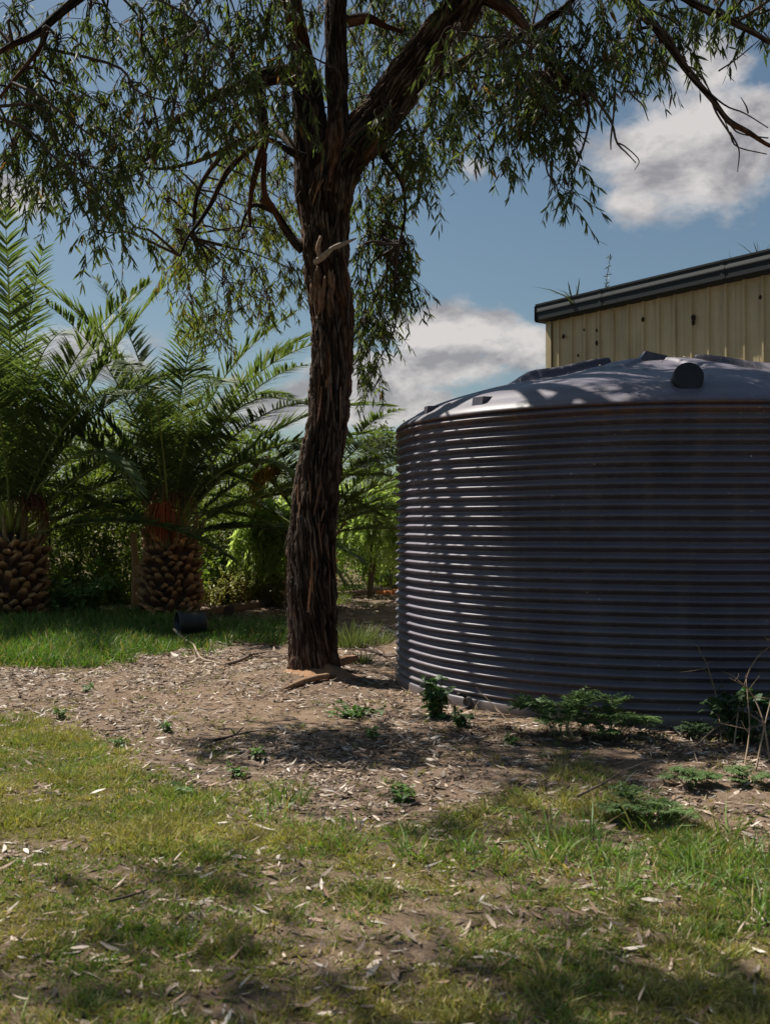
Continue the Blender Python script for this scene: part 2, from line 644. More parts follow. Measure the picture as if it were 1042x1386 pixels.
Tg = np.repeat(th[None, :], 150, 0)


def adiff(a, b):
    return (a - b + math.pi) % (2 * math.pi) - math.pi


to_cam = math.atan2(-TANK[1], -TANK[0])
for k in range(8):
    a0 = to_cam + R(-67.5 + 45 * k + 4)
    lat = adiff(Tg, a0) * Rg                         # across the rib
    rib = sstep(.15, .115, np.abs(lat)) * sstep(.46, .50, Rg) * sstep(1.50, 1.22, Rg) * (np.cos(adiff(Tg, a0)) > 0)
    side_ = .028 + .06 * sstep(.6, 1.0, abs(adiff(a0, to_cam)))
    Zg = Zg + side_ * rib
    a1 = a0 + R(22.5)
    lat = adiff(Tg, a1) * Rg
    dish = np.exp(-(lat / .30) ** 2) * sstep(.7, 1.15, Rg) * sstep(2.25, 1.8, Rg) * (np.cos(adiff(Tg, a1)) > 0)
    Zg = Zg - .055 * dish
Zg = Zg + (fbm(np.stack([Rg.ravel() * np.cos(Tg.ravel()) * 1.5, Rg.ravel() * np.sin(Tg.ravel()) * 1.5, 0 * Rg.ravel()], 1), 3, 40) - .5).reshape(Rg.shape) * .03 * sstep(TR - .05, TR - .5, Rg)
mb = MB()
mb.add(np.stack([TANK[0] + Rg * np.cos(Tg), TANK[1] + Rg * np.sin(Tg), Zg], -1).reshape(-1, 3), grid_faces(150, nr_))
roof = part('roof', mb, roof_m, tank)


def roof_z(r):
    return float(np.interp(-r, -pr[:, 0], pr[:, 1]))


def lathe(mb, prof, base, axis, C=None, ns=28):
    """surface of revolution: prof = (radius, height) pairs along axis from base"""
    axis = nrm(np.asarray(axis, float))
    a = np.array([0, 0, 1.0]) if abs(axis[2]) < .9 else np.array([1.0, 0, 0])
    u = nrm(np.cross(axis, a))
    w = np.cross(axis, u)
    th = np.arange(ns) * 2 * math.pi / ns
    pr_ = np.asarray(prof, float)
    V = np.asarray(base, float) + pr_[:, 1][:, None, None] * axis + pr_[:, 0][:, None, None] * (np.cos(th)[None, :, None] * u + np.sin(th)[None, :, None] * w)
    mb.add(V.reshape(-1, 3), grid_faces(len(pr_), ns), C)


# round screw plug on the near slope, facing out
def roof_hit(px, py):
    """where the sight line of a photo position meets the tank roof"""
    for Y in np.arange(7.6, 11, .01):
        q = P(px, py, Y)
        r_ = math.hypot(q[0] - TANK[0], q[1] - TANK[1])
        if r_ < TR - .01 and q[2] <= roof_z(r_):
            return q
    return P(px, py, 9.5)


pc = roof_hit(930, 520) + np.array([0, -.05, .055])
ang = math.atan2(pc[1] - TANK[1], pc[0] - TANK[0])
rad = math.hypot(pc[1] - TANK[1], pc[0] - TANK[0])
out = np.array([math.cos(ang), math.sin(ang), 0.16])
mb = MB()
lathe(mb, [(.118, -.30), (.118, -.03), (.114, -.008), (.106, 0), (.05, .003), (.001, .004)], pc, out, (.012, .012, .015), 40)
part('inspection_plug', mb, plastic_m, tank, smooth=False)
# moulded lugs on the shoulder
for px, py, Y, s in ((652, 540, 8.75, .12), (583, 552, 10.2, .07), (1085, 532, 8.6, .12)):
    q = roof_hit(px, py + 4)
    a = math.atan2(q[1] - TANK[1], q[0] - TANK[0])
    rot = Matrix.Rotation(a, 3, 'Z')
    mb = MB()
    prism = np.array([[-.16, -s * .5, -.10], [.07, -s * .5, -.10], [.045, -s * .5, .040], [-.16, -s * .4, .055], [-.16, s * .5, -.10], [.07, s * .5, -.10], [.045, s * .5, .040], [-.16, s * .4, .055]])
    mb.add(prism @ np.array(rot).T + q, np.array([[0, 1, 2, 3], [5, 4, 7, 6], [1, 5, 6, 2], [3, 2, 6, 7], [0, 3, 7, 4]]), (.1, .1, .12))
    part('lifting_lug', mb, roof_m, tank, smooth=False)
# low drain boss with its lever on the plain foot
q = P(629, 951, 8.55)
a = math.atan2(q[1] - TANK[1], q[0] - TANK[0])
o_ = np.array([math.cos(a), math.sin(a), 0])
q = np.array([TANK[0], TANK[1], q[2]]) + o_ * (TR - .01)
mb = MB()
lathe(mb, [(.050, 0), (.050, .035), (.044, .042), (.030, .042), (.026, .020), (.001, .020)], q, o_, (.10, .09, .085), 20)
boss = part('drain_boss', mb, plastic_m, tank)
mb = MB()
box(mb, q + o_ * .05 + [-.05, 0, .075], (.06, .03, .022), (.02, .02, .022), Matrix.Rotation(a + 1.2, 3, 'Z'))
tube(mb, [q + [0, 0, .03], q + o_ * .05 + [-.04, 0, .07]], [.012, .010], 8, (.02, .02, .022))
part('lever', mb, plastic_m, boss)
# inlet lid and its pale hinge block on the crown
mb = MB()
lathe(mb, [(.43, -.06), (.43, .0), (.40, .02), (.36, .025), (.2, .04), (.001, .045)], (TANK[0], TANK[1], roof_z(.3) + .0), (0, 0, 1), (.1, .1, .12), 40)
lid = part('inlet_lid', mb, roof_m, tank)
mb = MB()
q = P(885, 486, 9.72)
wedge = np.array([[-.20, -.12, -.08], [.12, -.12, -.08], [.10, -.10, .02], [-.10, -.10, .065], [-.20, .12, -.08], [.12, .12, -.08], [.10, .10, .02], [-.10, .10, .065]])
mb.add(wedge + q, np.array([[0, 1, 2, 3], [5, 4, 7, 6], [1, 5, 6, 2], [3, 2, 6, 7], [0, 3, 7, 4]]), (.5, .48, .52))
part('hinge_block', mb, roof_m, lid, smooth=False)

# ------------------------------------------------------------------ shed
ZL = 15.6
A = np.array([(741 - 521) / 1400 * ZL, ZL])
ZR_ = ZL / 1.235
B = np.array([(1042 - 521) / 1400 * ZR_, ZR_])
dw = nrm(B - A)
nw = np.array([-dw[1], dw[0]])
if nw @ A > 0:
    nw = -nw                                       # wall normal, towards the camera side
SH = EYE + (714 - 434) / 1400 * ZL
LEN = 8.2
shed = thing('shed', 'cream ribbed steel shed with dark gutter standing behind the tank', 'shed', (A[0], A[1], 0))
cream = np.array([.46, .39, .235])
rib_p = .262


def w3(s, n_, z):
    p = A + dw * s + nw * n_
    return [p[0], p[1], z]


shed_m, t, b = new_mat('cream steel sheet')
nz = noise_n(t, 1.1, 6, .6)
ns_ = noise_n(t, 14, 6, .65, stretch=(1, 1, .06))
c = mix_c(t, 1.0, attr_col(t), ramp(t, nz, [(.3, (.82, .80, .76)), (.7, (1.12, 1.1, 1.08))]), 'MULTIPLY')
c = mix_c(t, math_n(t, 'MULTIPLY', ramp(t, ns_, [(.52, (0, 0, 0)), (.78, (1, 1, 1))]), .55), c, (.15, .11, .065))
L(t, c, b.inputs['Base Color'])
b.inputs['Roughness'].default_value = .42
npanel = int(LEN / (rib_p * 3)) + 1
for k in range(npanel):
    s0 = .10 + k * rib_p * 3
    prof = []
    for j in range(3):
        q = s0 + j * rib_p
        prof += [(q, .0), (q + .072, .0), (q + .076, .003), (q + .080, .0), (q + .118, 0), (q + .1205, .0), (q + .133, .030), (q + .157, .030), (q + .170, .0), (q + .205, .0), (q + .209, .003), (q + .213, .0)]
    prof.append((s0 + 3 * rib_p + .012, .002 if k % 2 else .0))
    zs = np.array([0, 1.2, 2.4, SH])
    off = .002 * (k % 2)
    V = np.array([[w3(s, n_ + off, z) for s, n_ in prof] for z in zs]).reshape(-1, 3)
    mb = MB()
    mb.add(V, grid_faces(len(zs), len(prof), False), cream * (.97 + .06 * rng.random()))
    part('wall_sheet', mb, shed_m, shed, smooth=False)
mb = MB()
V = np.array([[w3(s, n_, z) for s, n_ in ((0.11, .036), (.0, .036), (.0, -.12))] for z in (0, SH)]).reshape(-1, 3)
mb.add(V, grid_faces(2, 3, False), cream * 1.03)
part('corner_flashing', mb, shed_m, shed, smooth=False)
mb = MB()
DEP = 9.0
V = np.array([[w3(s, n_, z) for s, n_ in ((.0, -.12), (.0, -DEP), (LEN + .3, -DEP), (LEN + .3, .0))] for z in (0, SH)]).reshape(-1, 3)
mb.add(V, grid_faces(2, 4, False), cream)
part('far_walls', mb, shed_m, shed, smooth=False)
# gutter: a square-line section with a rolled lip, closed at the near-left end
gut = [(-.02, -.02), (.05, -.02), (.13, -.02), (0.190, .0), (0.190, .10), (0.201, .11), (0.201, .125), (0.190, 0.170), (0.190, .20), (0.198, .215), (0.198, .24), (0.180, .245), (0.175, .23), (0.170, .05), (.02, .03), (-.02, .21)]
gc = np.array([.011, .015, .018])
mb = MB()
V = np.array([[w3(s, n_, SH + z) for n_, z in gut] for s in (-.06, 1.5, 3.5, 6, LEN + .3)]).reshape(-1, 3)
mb.add(V, grid_faces(5, len(gut), False), gc)
gutter = part('gutter', mb, plain_m, shed, smooth=False)
mb = MB()
sec = [(-.03, -.03), (.19, -.03), (.21, .0), (.21, .21), (-.03, .215)]
for s0, s1 in ((-.066, -.061),):
    V = np.array([[w3(s, n_, SH + z) for n_, z in sec] for s in (s0, s1)]).reshape(-1, 3)
    mb.add(V, [grid_faces(2, 5), np.array([[0, 1, 2, 3], [5, 8, 7, 6]]), np.array([[0, 3, 4], [5, 9, 8]])], gc * .8)
part('gutter_end', mb, plain_m, gutter, smooth=False)
# gutter joints
for s in (1.2, 3.2):
    mb = MB()
    V = np.array([[w3(s_, n_ + .004, SH + z) for n_, z in gut[2:12]] for s_ in (s - .03, s + .03)]).reshape(-1, 3)
    mb.add(V, grid_faces(2, 10, False), gc * 1.1)
    part('gutter_joint', mb, plain_m, gutter, smooth=False)
mb = MB()
V = np.array([w3(-.06, -.03, SH + .17), w3(LEN + .3, -.03, SH + .17), w3(LEN + .3, -DEP - .1, SH + .5), w3(-.06, -DEP - .1, SH + .5)])
mb.add(V, np.array([[0, 1, 2, 3]]), gc * 1.6)
part('roof', mb, plain_m, shed, smooth=False)


def wall_at(px, py):
    """point of the shed wall seen at a photo position"""
    d2 = np.array([(px - 521) / 1400, 1.0])
    M = np.array([[d2[0], -dw[0]], [d2[1], -dw[1]]])
    Y, s = np.linalg.solve(M, A)
    return s, EYE + (714 - py) / 1400 * Y


for px, py, s_, where in ((765, 455, .045, 'the one closest to the shed corner'), (793, 446, .025, 'smallest, second from the shed corner'), (810, 447, .03, 'upper one of the close pair'), (810, 464, .045, 'lower one of the close pair'), (785, 481, .03, 'lowest, just above the tank roof'), (873, 432, .045, 'midway along, above the tank crown'), (941, 430, .055, 'big one above the round tank plug'), (941, 437, .04, 'just under the big one'), (1032, 402, .035, 'at the right edge under the gutter')):
    s, z = wall_at(px, py)
    c0 = np.array(w3(s, .035, z))
    mb = MB()
    nu, nv_ = 7, 9
    uu, vv = np.meshgrid(np.linspace(0, math.pi, nu), np.arange(nv_) * 2 * math.pi / nv_, indexing='ij')
    lump = 1 + (fbm(np.stack([np.cos(vv.ravel()) * 2 + px, np.sin(vv.ravel()) * 2, uu.ravel() * 2], 1), 2, 4) - .5).reshape(uu.shape) * .9
    V = np.stack([np.sin(uu) * np.cos(vv) * lump, np.sin(uu) * np.sin(vv) * lump, np.cos(uu) * 1.4 * lump], -1) * s_ * .52
    mb.add(V.reshape(-1, 3) + c0, grid_faces(nu, nv_), (.035, .024, .016))
    solo('mud_nest', mb, mud_m, c0, 'dark wasp nest on the cream shed wall, ' + where, 'wasp nest', 'mud wasp nests on the shed wall')

# ------------------------------------------------------------------ gum tree
TY = 10.35
gum_root = np.array([TREE[0], TREE[1], 0])
gum = thing('gum_tree', 'tall gum tree with rough dark bark and drooping leaves, standing left of the tank', 'tree', gum_root)


def bark_limb(mb, pts, rad, ds, ns, depth, seed, twist=0.0, flare=None):
    """a limb with fissured bark as real relief"""
    pts = np.asarray(pts, float)
    ln = np.sum(np.linalg.norm(np.diff(pts, axis=0), axis=1))
    n = max(8, int(ln / ds))
    c = catmull(np.column_stack([pts, rad]), n)
    p, r = c[:, :3], np.maximum(c[:, 3], .004)
    s = np.concatenate([[0], np.cumsum(np.linalg.norm(np.diff(p, axis=0), axis=1))])
    t_, u, w = frames(p)
    th = np.arange(ns) * 2 * math.pi / ns
    S, TH = np.meshgrid(s, th, indexing='ij')
    Rr = np.repeat(r[:, None], ns, 1)
    a = TH + twist * S
    q = np.stack([(np.cos(a) * Rr).ravel(), (np.sin(a) * Rr).ravel(), S.ravel()], 1)
    wp = fbm(q * [9, 9, 4], 2, seed + 5) - .5
    qq = q.copy()
    qq[:, 0] += wp * .05
    qq[:, 1] += wp * .05
    n1_ = fbm(qq * [36, 36, 1.7] + seed, 3, seed)
    n2_ = fbm(qq * [85, 85, 7] + seed, 3, seed + 2)
    n3_ = fbm(q * [7, 7, 5] + seed, 2, seed + 4) - .5
    n4_ = fbm(qq * [24, 24, 8] + seed + 3, 3, seed + 6)
    h = sstep(0.0, .34, np.abs(n1_ - .5) * 2.2) * (.30 + .5 * sstep(.34, .58, n4_)) + sstep(.2, .8, n2_) * .5
    h = h.reshape(S.shape)
    low = n3_.reshape(S.shape)
    Rd = Rr + depth * (h - .8) * np.minimum(1, Rr / .15) + low * Rr * .22
    if flare is not None:
        Rd = Rd + flare(S, TH)
    V = p[:, None] + Rd[..., None] * (np.cos(th)[None, :, None] * u[:, None] + np.sin(th)[None, :, None] * w[:, None])
    hh = np.clip(h, 0, 1.25)[..., None]
    dark = np.array([.010, .007, .006])
    mid = np.array([.058, .037, .028])
    pale = np.array([.15, .112, .088])
    C = dark + (mid - dark) * sstep(.15, .75, hh) + (pale - mid) * sstep(.75, 1.15, hh)
    # newer red bark shows where strips have fallen, most of all low down
    red = sstep(.55, .72, fbm(q * [6, 6, 1.2] + 40, 3, seed + 9)).reshape(S.shape)[..., None]
    C = C * (.85 if flare is not None else .6)  # limbs painted darker than the trunk, shade put into the colour
    C = C * (1 - .38 * red) + .38 * red * (np.array([.27, .105, .050]) * (.15 + .85 * hh))
    if flare is not None:                                  # red soil splashed up the foot
        foot_ = (sstep(.95, .25, S) * (.35 + .65 * sstep(.4, .65, fbm(q * [3, 3, 2] + 9, 3, 31).reshape(S.shape))))[..., None]
        C = C * (1 - .6 * foot_) + .6 * foot_ * np.array([.26, .115, .058]) * (.2 + .8 * hh)
    mb.add(V.reshape(-1, 3), grid_faces(n, ns), C.reshape(-1, 3))
    return p, r


def PP(seq, Y=TY, k=None):
    out = []
    for e in seq:
        yy = e[3] if len(e) > 3 else Y
        q = P(e[0], e[1], yy)
        out.append((*q, e[2] * .5 / 1400 * yy))
    a = np.array(out)
    return a[:, :3], a[:, 3]


def root_flare(S, TH):
    d = np.maximum(0, 1 - S / .75)
    return d ** 2 * (.035 + .05 * np.maximum(0, np.cos(3 * TH + 1.0)) + .03 * np.cos(5 * TH))


mb = MB()
trunk_pts, trunk_r = PP([(426, 962, 78), (425, 912, 73), (423, 860, 69), (422, 800, 67), (422, 740, 67), (426, 690, 65), (432, 640, 62), (441, 590, 58), (446, 540, 58),
                         (450, 480, 58), (450, 430, 60), (447, 400, 62), (441, 350, 64), (440, 300, 68), (444, 258, 72), (460, 218, 68), (486, 185, 64), (517, 150, 60),
                         (552, 100, 60, 10.2), (600, 40, 58, 10.0), (650, -30, 52, 9.8), (705, -120, 46, 9.6), (760, -230, 38, 9.4), (800, -360, 28, 9.2)])
bark_limb(mb, trunk_pts, trunk_r - .014, .015, 230, .044, 1, .55, root_flare)
trunk = part('trunk', mb, bark_m, gum)

limbs = {}


def limb(key, seq, Y=TY, ds=.03, ns=56, depth=.018, seed=3):
    mb = MB()
    p, r = PP(seq, Y)
    pp, rr_ = bark_limb(mb, p, r, ds, ns, depth, seed, .2)
    limbs[key] = pp
    part('limb', mb, bark_m, gum)


limb('left', [(432, 320, 40), (424, 262, 50), (420, 200, 46), (418, 150, 44), (414, 112, 40), (408, 70, 30), (398, 20, 27, 10.2), (388, -50, 25, 10.1), (370, -140, 22, 9.9), (345, -260, 16, 9.7)], 10.38, .022, 96, .024, 3)
limb('mid', [(446, 262, 34), (456, 200, 36), (457, 150, 30), (455, 90, 30), (454, 30, 29), (457, -40, 27), (466, -130, 24), (480, -250, 18, 10.6), (500, -380, 12, 10.9)], 10.2, .022, 80, .02, 7)
limb('A', [(418, 108, 30), (395, 99, 28), (370, 97, 26), (345, 104, 22), (318, 116, 17), (290, 126, 13), (262, 146, 10), (235, 162, 7), (205, 205, 5, 10.0), (185, 222, 3, 10.0)], 10.3, seed=11)
limb('A2', [(356, 98, 20), (350, 118, 19), (354, 150, 16), (357, 185, 14), (350, 215, 11), (342, 245, 9), (337, 278, 6), (338, 305, 4)], 10.25, seed=12)
limb('B', [(412, 212, 14), (388, 200, 9), (365, 187, 7), (340, 184, 7), (315, 192, 6), (285, 208, 6), (250, 220, 5), (215, 226, 4), (175, 222, 3), (140, 228, 2.5)], 10.1, .03, 20, .004, 13)
limb('C', [(410, 333, 20), (398, 325, 13), (384, 305, 11), (372, 285, 10), (358, 262, 9), (356, 235, 8), (358, 205, 7)], 10.3, .03, 28, .008, 14)
limb('D', [(352, 190, 11), (330, 205, 9), (308, 228, 8), (296, 250, 7), (284, 275, 6), (268, 300, 5), (252, 322, 4), (243, 345, 3)], 10.3, .03, 24, .006, 15)
limb('E', [(352, 268, 7), (370, 285, 6), (345, 275, 6), (332, 288, 4), (325, 310, 3)], 10.35, .03, 16, .004, 16)
limb('F', [(540, 112, 26), (575, 102, 20), (610, 90, 17), (645, 72, 15), (685, 55, 13), (720, 36, 11), (760, 10, 9, 10.0), (800, -30, 6, 9.8)], 10.25, seed=17)
limb('G', [(470, 24, 16), (490, 20, 15), (505, 22, 11), (520, 30, 8), (545, 38, 5)], 10.3, .03, 28, .008, 18)
limb('H', [(500, 190, 12), (515, 205, 9), (530, 224, 7), (545, 250, 5), (548, 290, 4), (540, 330, 3)], 10.5, .03, 18, .004, 19)
limb('I', [(640, -20, 26, 9.9), (690, 8, 18, 9.6), (720, 45, 14, 9.3), (745, 80, 10, 9.0), (770, 105, 8, 8.8), (795, 130, 6, 8.7)], seed=20)
limb('J', [(690, -110, 26, 9.6), (780, -70, 20, 9.2), (850, -10, 16, 8.9), (900, 45, 12, 8.7), (935, 95, 10, 8.6), (965, 130, 8, 8.5), (988, 160, 8, 8.5), (1015, 176, 7, 8.4), (1048, 196, 5, 8.4), (1090, 200, 3, 8.4)], seed=21)
limb('K', [(790, -170, 22, 9.2), (870, -60, 16, 8.6), (935, -5, 12, 8.3), (985, 20, 10, 8.2), (1020, 38, 8, 8.1), (1050, 55, 6, 8.1), (1100, 70, 4, 8.0)], seed=22)
limb('L', [(380, -90, 26, 9.9), (290, -90, 22, 9.4), (190, -60, 18, 9.0), (120, -20, 14, 8.8), (70, 20, 12, 8.7), (45, 42, 10, 8.6), (10, 58, 8, 8.6), (-40, 90, 5, 8.5)], seed=23)
limb('M', [(62, 28, 9, 8.7), (52, 60, 7, 8.7), (34, 82, 6, 8.7), (20, 100, 5, 8.6), (2, 122, 4, 8.6), (-20, 150, 3, 8.6)], seed=24, ns=20, depth=.004)
limb('O', [(430, 250, 12, 10.6), (380, 180, 10, 11.4), (320, 190, 8, 11.9), (270, 250, 6, 12.1), (260, 320, 4, 12.2)], seed=25, ns=20, depth=.005)
# limbs that leave the top of the frame and carry the shading crown
limb('U', [(400, 20, 20, 10.2), (320, -160, 20, 9.0), (230, -330, 16, 7.8), (140, -520, 12, 6.9), (60, -800, 8, 6.0)], seed=26)
limb('W', [(650, -30, 30, 9.8), (620, -260, 24, 8.6), (600, -520, 18, 7.4), (560, -900, 12, 6.2)], seed=27)
limb('Q', [(455, 60, 22, 10.3), (430, -150, 20, 11.6), (360, -260, 14, 13.0), (260, -260, 8, 14.2)], seed=28)

# broken dead stub half way up the trunk, with its torn socket
mb = MB()
p, r = PP([(426, 354, 8, 10.06), (438, 345, 9, 9.98), (449, 335, 6, 9.95), (458, 331, 7, 9.94), (470, 326, 5, 9.93), (482, 321, 2, 9.9)])
tube(mb, catmull(p, 18), catmull(np.column_stack([r, r, r]), 18)[:, 0], 9, (.27, .22, .18))
p, r = PP([(434, 350, 7, 10.0), (430, 335, 7, 10.0), (434, 318, 4, 10.0)])
tube(mb, catmull(p, 8), catmull(np.column_stack([r, r, r]), 8)[:, 0], 7, (.26, .17, .12))
part('broken_stub', mb, wood_m, gum)
mb = MB()
for k in range(26):                                       # burr of torn bark under the stub
    a = rng.uniform(-1, 1)
    q = P(438 + a * 17 + rng.normal() * 2, 358 + rng.uniform(0, 46) * (1 - .3 * abs(a)), 10.07 + .05 * abs(a))
    e = q + np.array([rng.normal() * .03 - a * .02, -.01, -.16 - rng.random() * .12])
    tube(mb, catmull([q, (q + e) / 2 + [0, -.03, 0], e], 6), [.006, .017, .019, .017, .012, .004], 6, np.array([.16, .09, .055]) * rng.uniform(.5, 1.4))
part('bark_burr', mb, wood_m, gum)

# loose bark peeling off in strips
mb = MB()
sp = catmull(np.column_stack([trunk_pts, trunk_r])[:20], 400)
for k in range(190):
    i = int(rng.integers(12, 385))
    a = rng.uniform(math.pi * .9, math.pi * 2.1)
    o_ = np.array([math.cos(a), math.sin(a), 0])
    tg = nrm(sp[min(i + 3, 399), :3] - sp[i - 3, :3])
    ln = rng.uniform(.08, .42)
    up_ = 1 if rng.random() < .35 else -1
    d_ = nrm(tg * up_ + o_ * .02 + np.array([-math.sin(a), math.cos(a), 0]) * rng.normal() * .12)
    b0 = sp[i, :3] + o_ * (sp[i, 3] - .010)
    c_ = np.array([(.15, .07, .040), (.09, .07, .058), (.22, .12, .07), (.06, .042, .034)][int(rng.integers(4))]) * rng.uniform(.7, 1.2)
    sd_ = nrm(np.array([-math.sin(a), math.cos(a), 0]))
    blades(mb, b0[None], d_[None], sd_[None], ln, rng.uniform(.004, .013), (o_ * ln * rng.uniform(.02, .16))[None], c_[None], ts=(0, .25, .5, .78), ws=(.8, 1, .9, .7))
part('peeling_bark', mb, wood_m, gum, kind='stuff')

# hanging sprays
limb_nodes = np.vstack([v for v in limbs.values()] + [trunk_pts[14:]])
twig_mb, leaf_mb = MB(), MB()
leaf_bank = []                                             # (base, dir, side, len, wid, sag, colour)


def gum_clump(px, py, Y, rpx, sprays, warm=0.0, dense=1.0, leafy=True):
    c = P(px, py, Y)
    rw = rpx / 1400 * Y
    d = np.linalg.norm(limb_nodes - c, axis=1) + .6 * np.maximum(0, c[2] - limb_nodes[:, 2])
    s = limb_nodes[np.argmin(d)]
    m1 = s * .6 + c * .4 + np.array([rng.normal() * .12, rng.normal() * .12, .10 + .1 * rng.random()])
    top = c + np.array([0, 0, rw * .7])
    tube(twig_mb, catmull([s, m1, (m1 + top) / 2 + rng.normal(size=3) * .05, top], 12), np.linspace(.016, .006, 12), 5, (.055, .040, .032), cap=False)
    for k in range(int(sprays * (1.0 if py < -60 else 1.75))):
        st = top + (c - top) * rng.uniform(-.1, .9) + rng.normal(size=3) * np.array([.42, .55, .34]) * rw
        dr = nrm(np.array([rng.normal() * .55, rng.normal() * .55, -.25 - rng.random() * .7]))
        ln = rng.uniform(.16, .44)
        e = st + dr * ln + np.array([0, 0, -.10])
        mm = (st + e) / 2 + np.array([0, 0, .05]) + rng.normal(size=3) * .02
        # a fine twig joins the spray to the clump's branch
        tube(twig_mb, catmull([top + (c - top) * rng.uniform(0, .5), (top + st) / 2 + [0, 0, .06], st, mm, e], 9), np.linspace(.006, .0018, 9), 4, (.075, .048, .036), cap=False)
        nl = int(rng.integers(15, 26) * dense)
        u = rng.uniform(.0, 1.02, nl)[:, None]
        base = (1 - u) ** 2 * st + 2 * u * (1 - u) * mm + u ** 2 * e
        dd = nrm(np.column_stack([rng.normal(size=nl) * .6, rng.normal(size=nl) * .6, -.35 - rng.random(nl) * .75]) + dr * .4)
        side = perp(dd)
        L_ = rng.uniform(.055, .13, nl)
        w_ = L_ * rng.uniform(.07, .105, nl)
        sag = side * 0 + np.cross(side, dd) * (rng.normal(size=nl) * .018)[:, None] + np.array([0, 0, -.012])
        base_c = np.array([.076, .100, .052]) + warm * np.array([.060, .058, .002])
        C = base_c * rng.uniform(.75, 1.25) * rng.uniform(.55, 1.5, (nl, 1)) * (1 + rng.normal(size=(nl, 3)) * .05)
        old = rng.random(nl) < .05
        C[old] = np.array([.17, .085, .05]) * rng.uniform(.7, 1.2, (old.sum(), 1))
        leaf_bank.append((base, dd, side, L_, w_, sag, C))


# (photo x, y, depth, radius, sprays, warmth)
cl = []
for px, py in ((15, 30), (75, 70), (30, 120), (100, 130), (40, 190), (95, 205), (15, 245), (60, 250), (110, 265), (140, 190), (150, 250), (118, 300), (158, 292), (60, 285), (140, 70), (60, 150),
               (190, 60), (120, 20), (175, 130), (240, 40), (215, 95), (10, 80), (-40, 60), (-50, 160), (-40, 240), (-90, 110)):
    cl.append((px, py - (26 if py > 150 else 0), rng.uniform(8.5, 9.8), 34, 9, .05))
for px, py in ((250, 95), (280, 60), (275, 125), (320, 45), (315, 90), (360, 45), (235, 160), (300, 160), (340, 140), (380, 20), (335, 10), (265, 15), (210, 20), (385, 150), (200, 185), (390, 80)):
    cl.append((px, py, rng.uniform(8.2, 9.4), 34, 8.5, .15))
for px, py in ((225, 290), (255, 325), (300, 300), (235, 375), (285, 365), (328, 335), (345, 385), (372, 335), (392, 385), (258, 425), (375, 265), (325, 255), (245, 345), (395, 300), (300, 400), (270, 275), (385, 230), (310, 220),
               (240, 260), (350, 300), (362, 420), (282, 450)):
    cl.append((px, py, rng.uniform(12.0, 13.6), 34, 9, 1.2))  # high warmth puts sunlit yellow-green into these leaf colours
for px, py in ((485, 40), (520, 30), (490, 95), (545, 55), (470, 130), (525, 90), (490, 150), (575, 20), (560, 130), (480, 70), (430, 30), (510, -10), (430, 120)):
    cl.append((px, py, rng.uniform(12.0, 13.4), 34, 6, .4))
for px, py in ((530, 175), (505, 230), (555, 195), (590, 150), (595, 205), (570, 235), (540, 225), (620, 170), (500, 190)):
    cl.append((px, py, rng.uniform(10.0, 11.2), 32, 9, .35))
for px, py in ((500, 275), (520, 320), (540, 370), (500, 340), (515, 405), (495, 450), (496, 495), (535, 395), (525, 285), (545, 345), (488, 400), (515, 440)):
    cl.append((px, py, rng.uniform(10.6, 11.3), 27, 9, .3))
for px, py in ((620, 60), (660, 85), (640, 135), (690, 100), (700, 155), (715, 200), (735, 120), (740, 55), (690, 25), (775, 30), (785, 85), (755, 165), (765, 215), (772, 245), (730, 165), (815, 25), (840, 70),
               (865, 45), (905, 15), (925, 55), (800, 120), (655, 30), (610, 110), (720, 80), (700, -10), (850, 5), (940, 15), (690, 60), (760, 110), (740, 200), (670, 140), (895, 70), (820, 95)):
    cl.append((px, py - (34 if py > 140 else 0), rng.uniform(8.3, 9.4) if py > 50 or px > 700 else rng.uniform(10.6, 11.6), 31, 6.4, .05))
for px, py in ((985, 5), (1035, 8), (1070, 30), (1090, -30), (1010, -30)):
    cl.append((px, py, rng.uniform(8.0, 8.5), 30, 4, .0))
for a in cl:
    gum_clump(*a)
# sparse twiggy ends where sky shows
for px, py, Y in ((210, 215, 10), (190, 205, 10.0), (330, 205, 10.4), (180, 320, 9.3), (130, 325, 9.1), (650, 200, 9.2), (560, 260, 10.6), (505, 515, 10.9), (770, 262, 8.5), (690, 205, 8.8)):
    gum_clump(px, py, Y, 22, 3, .1)
# crown above the frame dapples ground and tank; nearest clumps added to shade foreground
for x_, y_, z_ in [(-3.6, 8.0, 7.2), (-2.8, 8.2, 7.3), (-4.5, 7.1, 7.2), (-3.6, 6.0, 7.2), (-2.8, 6.15, 7.2), (-4.4, 6.2, 7.2), (-2.1, 6.0, 7.3), (-3.2, 6.2, 7.4), (-4.0, 6.0, 7.3), (-2.5, 6.25, 7.4), (-4.9, 6.1, 7.3), (-3.0, 5.85, 7.1), (-4.2, 5.8, 7.5), (-3.2, 8.9, 7.3), (-2.4, 8.9, 7.1), (-2.8, 9.1, 6.9), (-.2, 8.6, 7.4), (.3, 9.6, 8.0), (-1.4, 8.2, 7.8),
                   (1.0, 8.4, 7.6), (.6, 10.6, 8.4), (-.8, 11.2, 8.6), (1.6, 9.4, 7.4), (-.2, 7.9, 7.0), (.6, 7.8, 6.9), (1.2, 10.0, 7.2), 
                   (.2, 12.4, 7.2), (1.8, 11.4, 7.8), (-.6, 9.8, 7.0), (.9, 9.2, 6.6), (.2, 8.8, 6.4), (-.2, 10.8, 7.4), (1.0, 11.2, 6.8), (.5, 9.9, 6.9), (.0, 9.3, 7.6)]:
    k = 714 - (z_ - EYE) / y_ * 1400
    gum_clump(521 + 1400 * x_ / y_, k, y_, .55 / y_ * 1400, 27, .1)
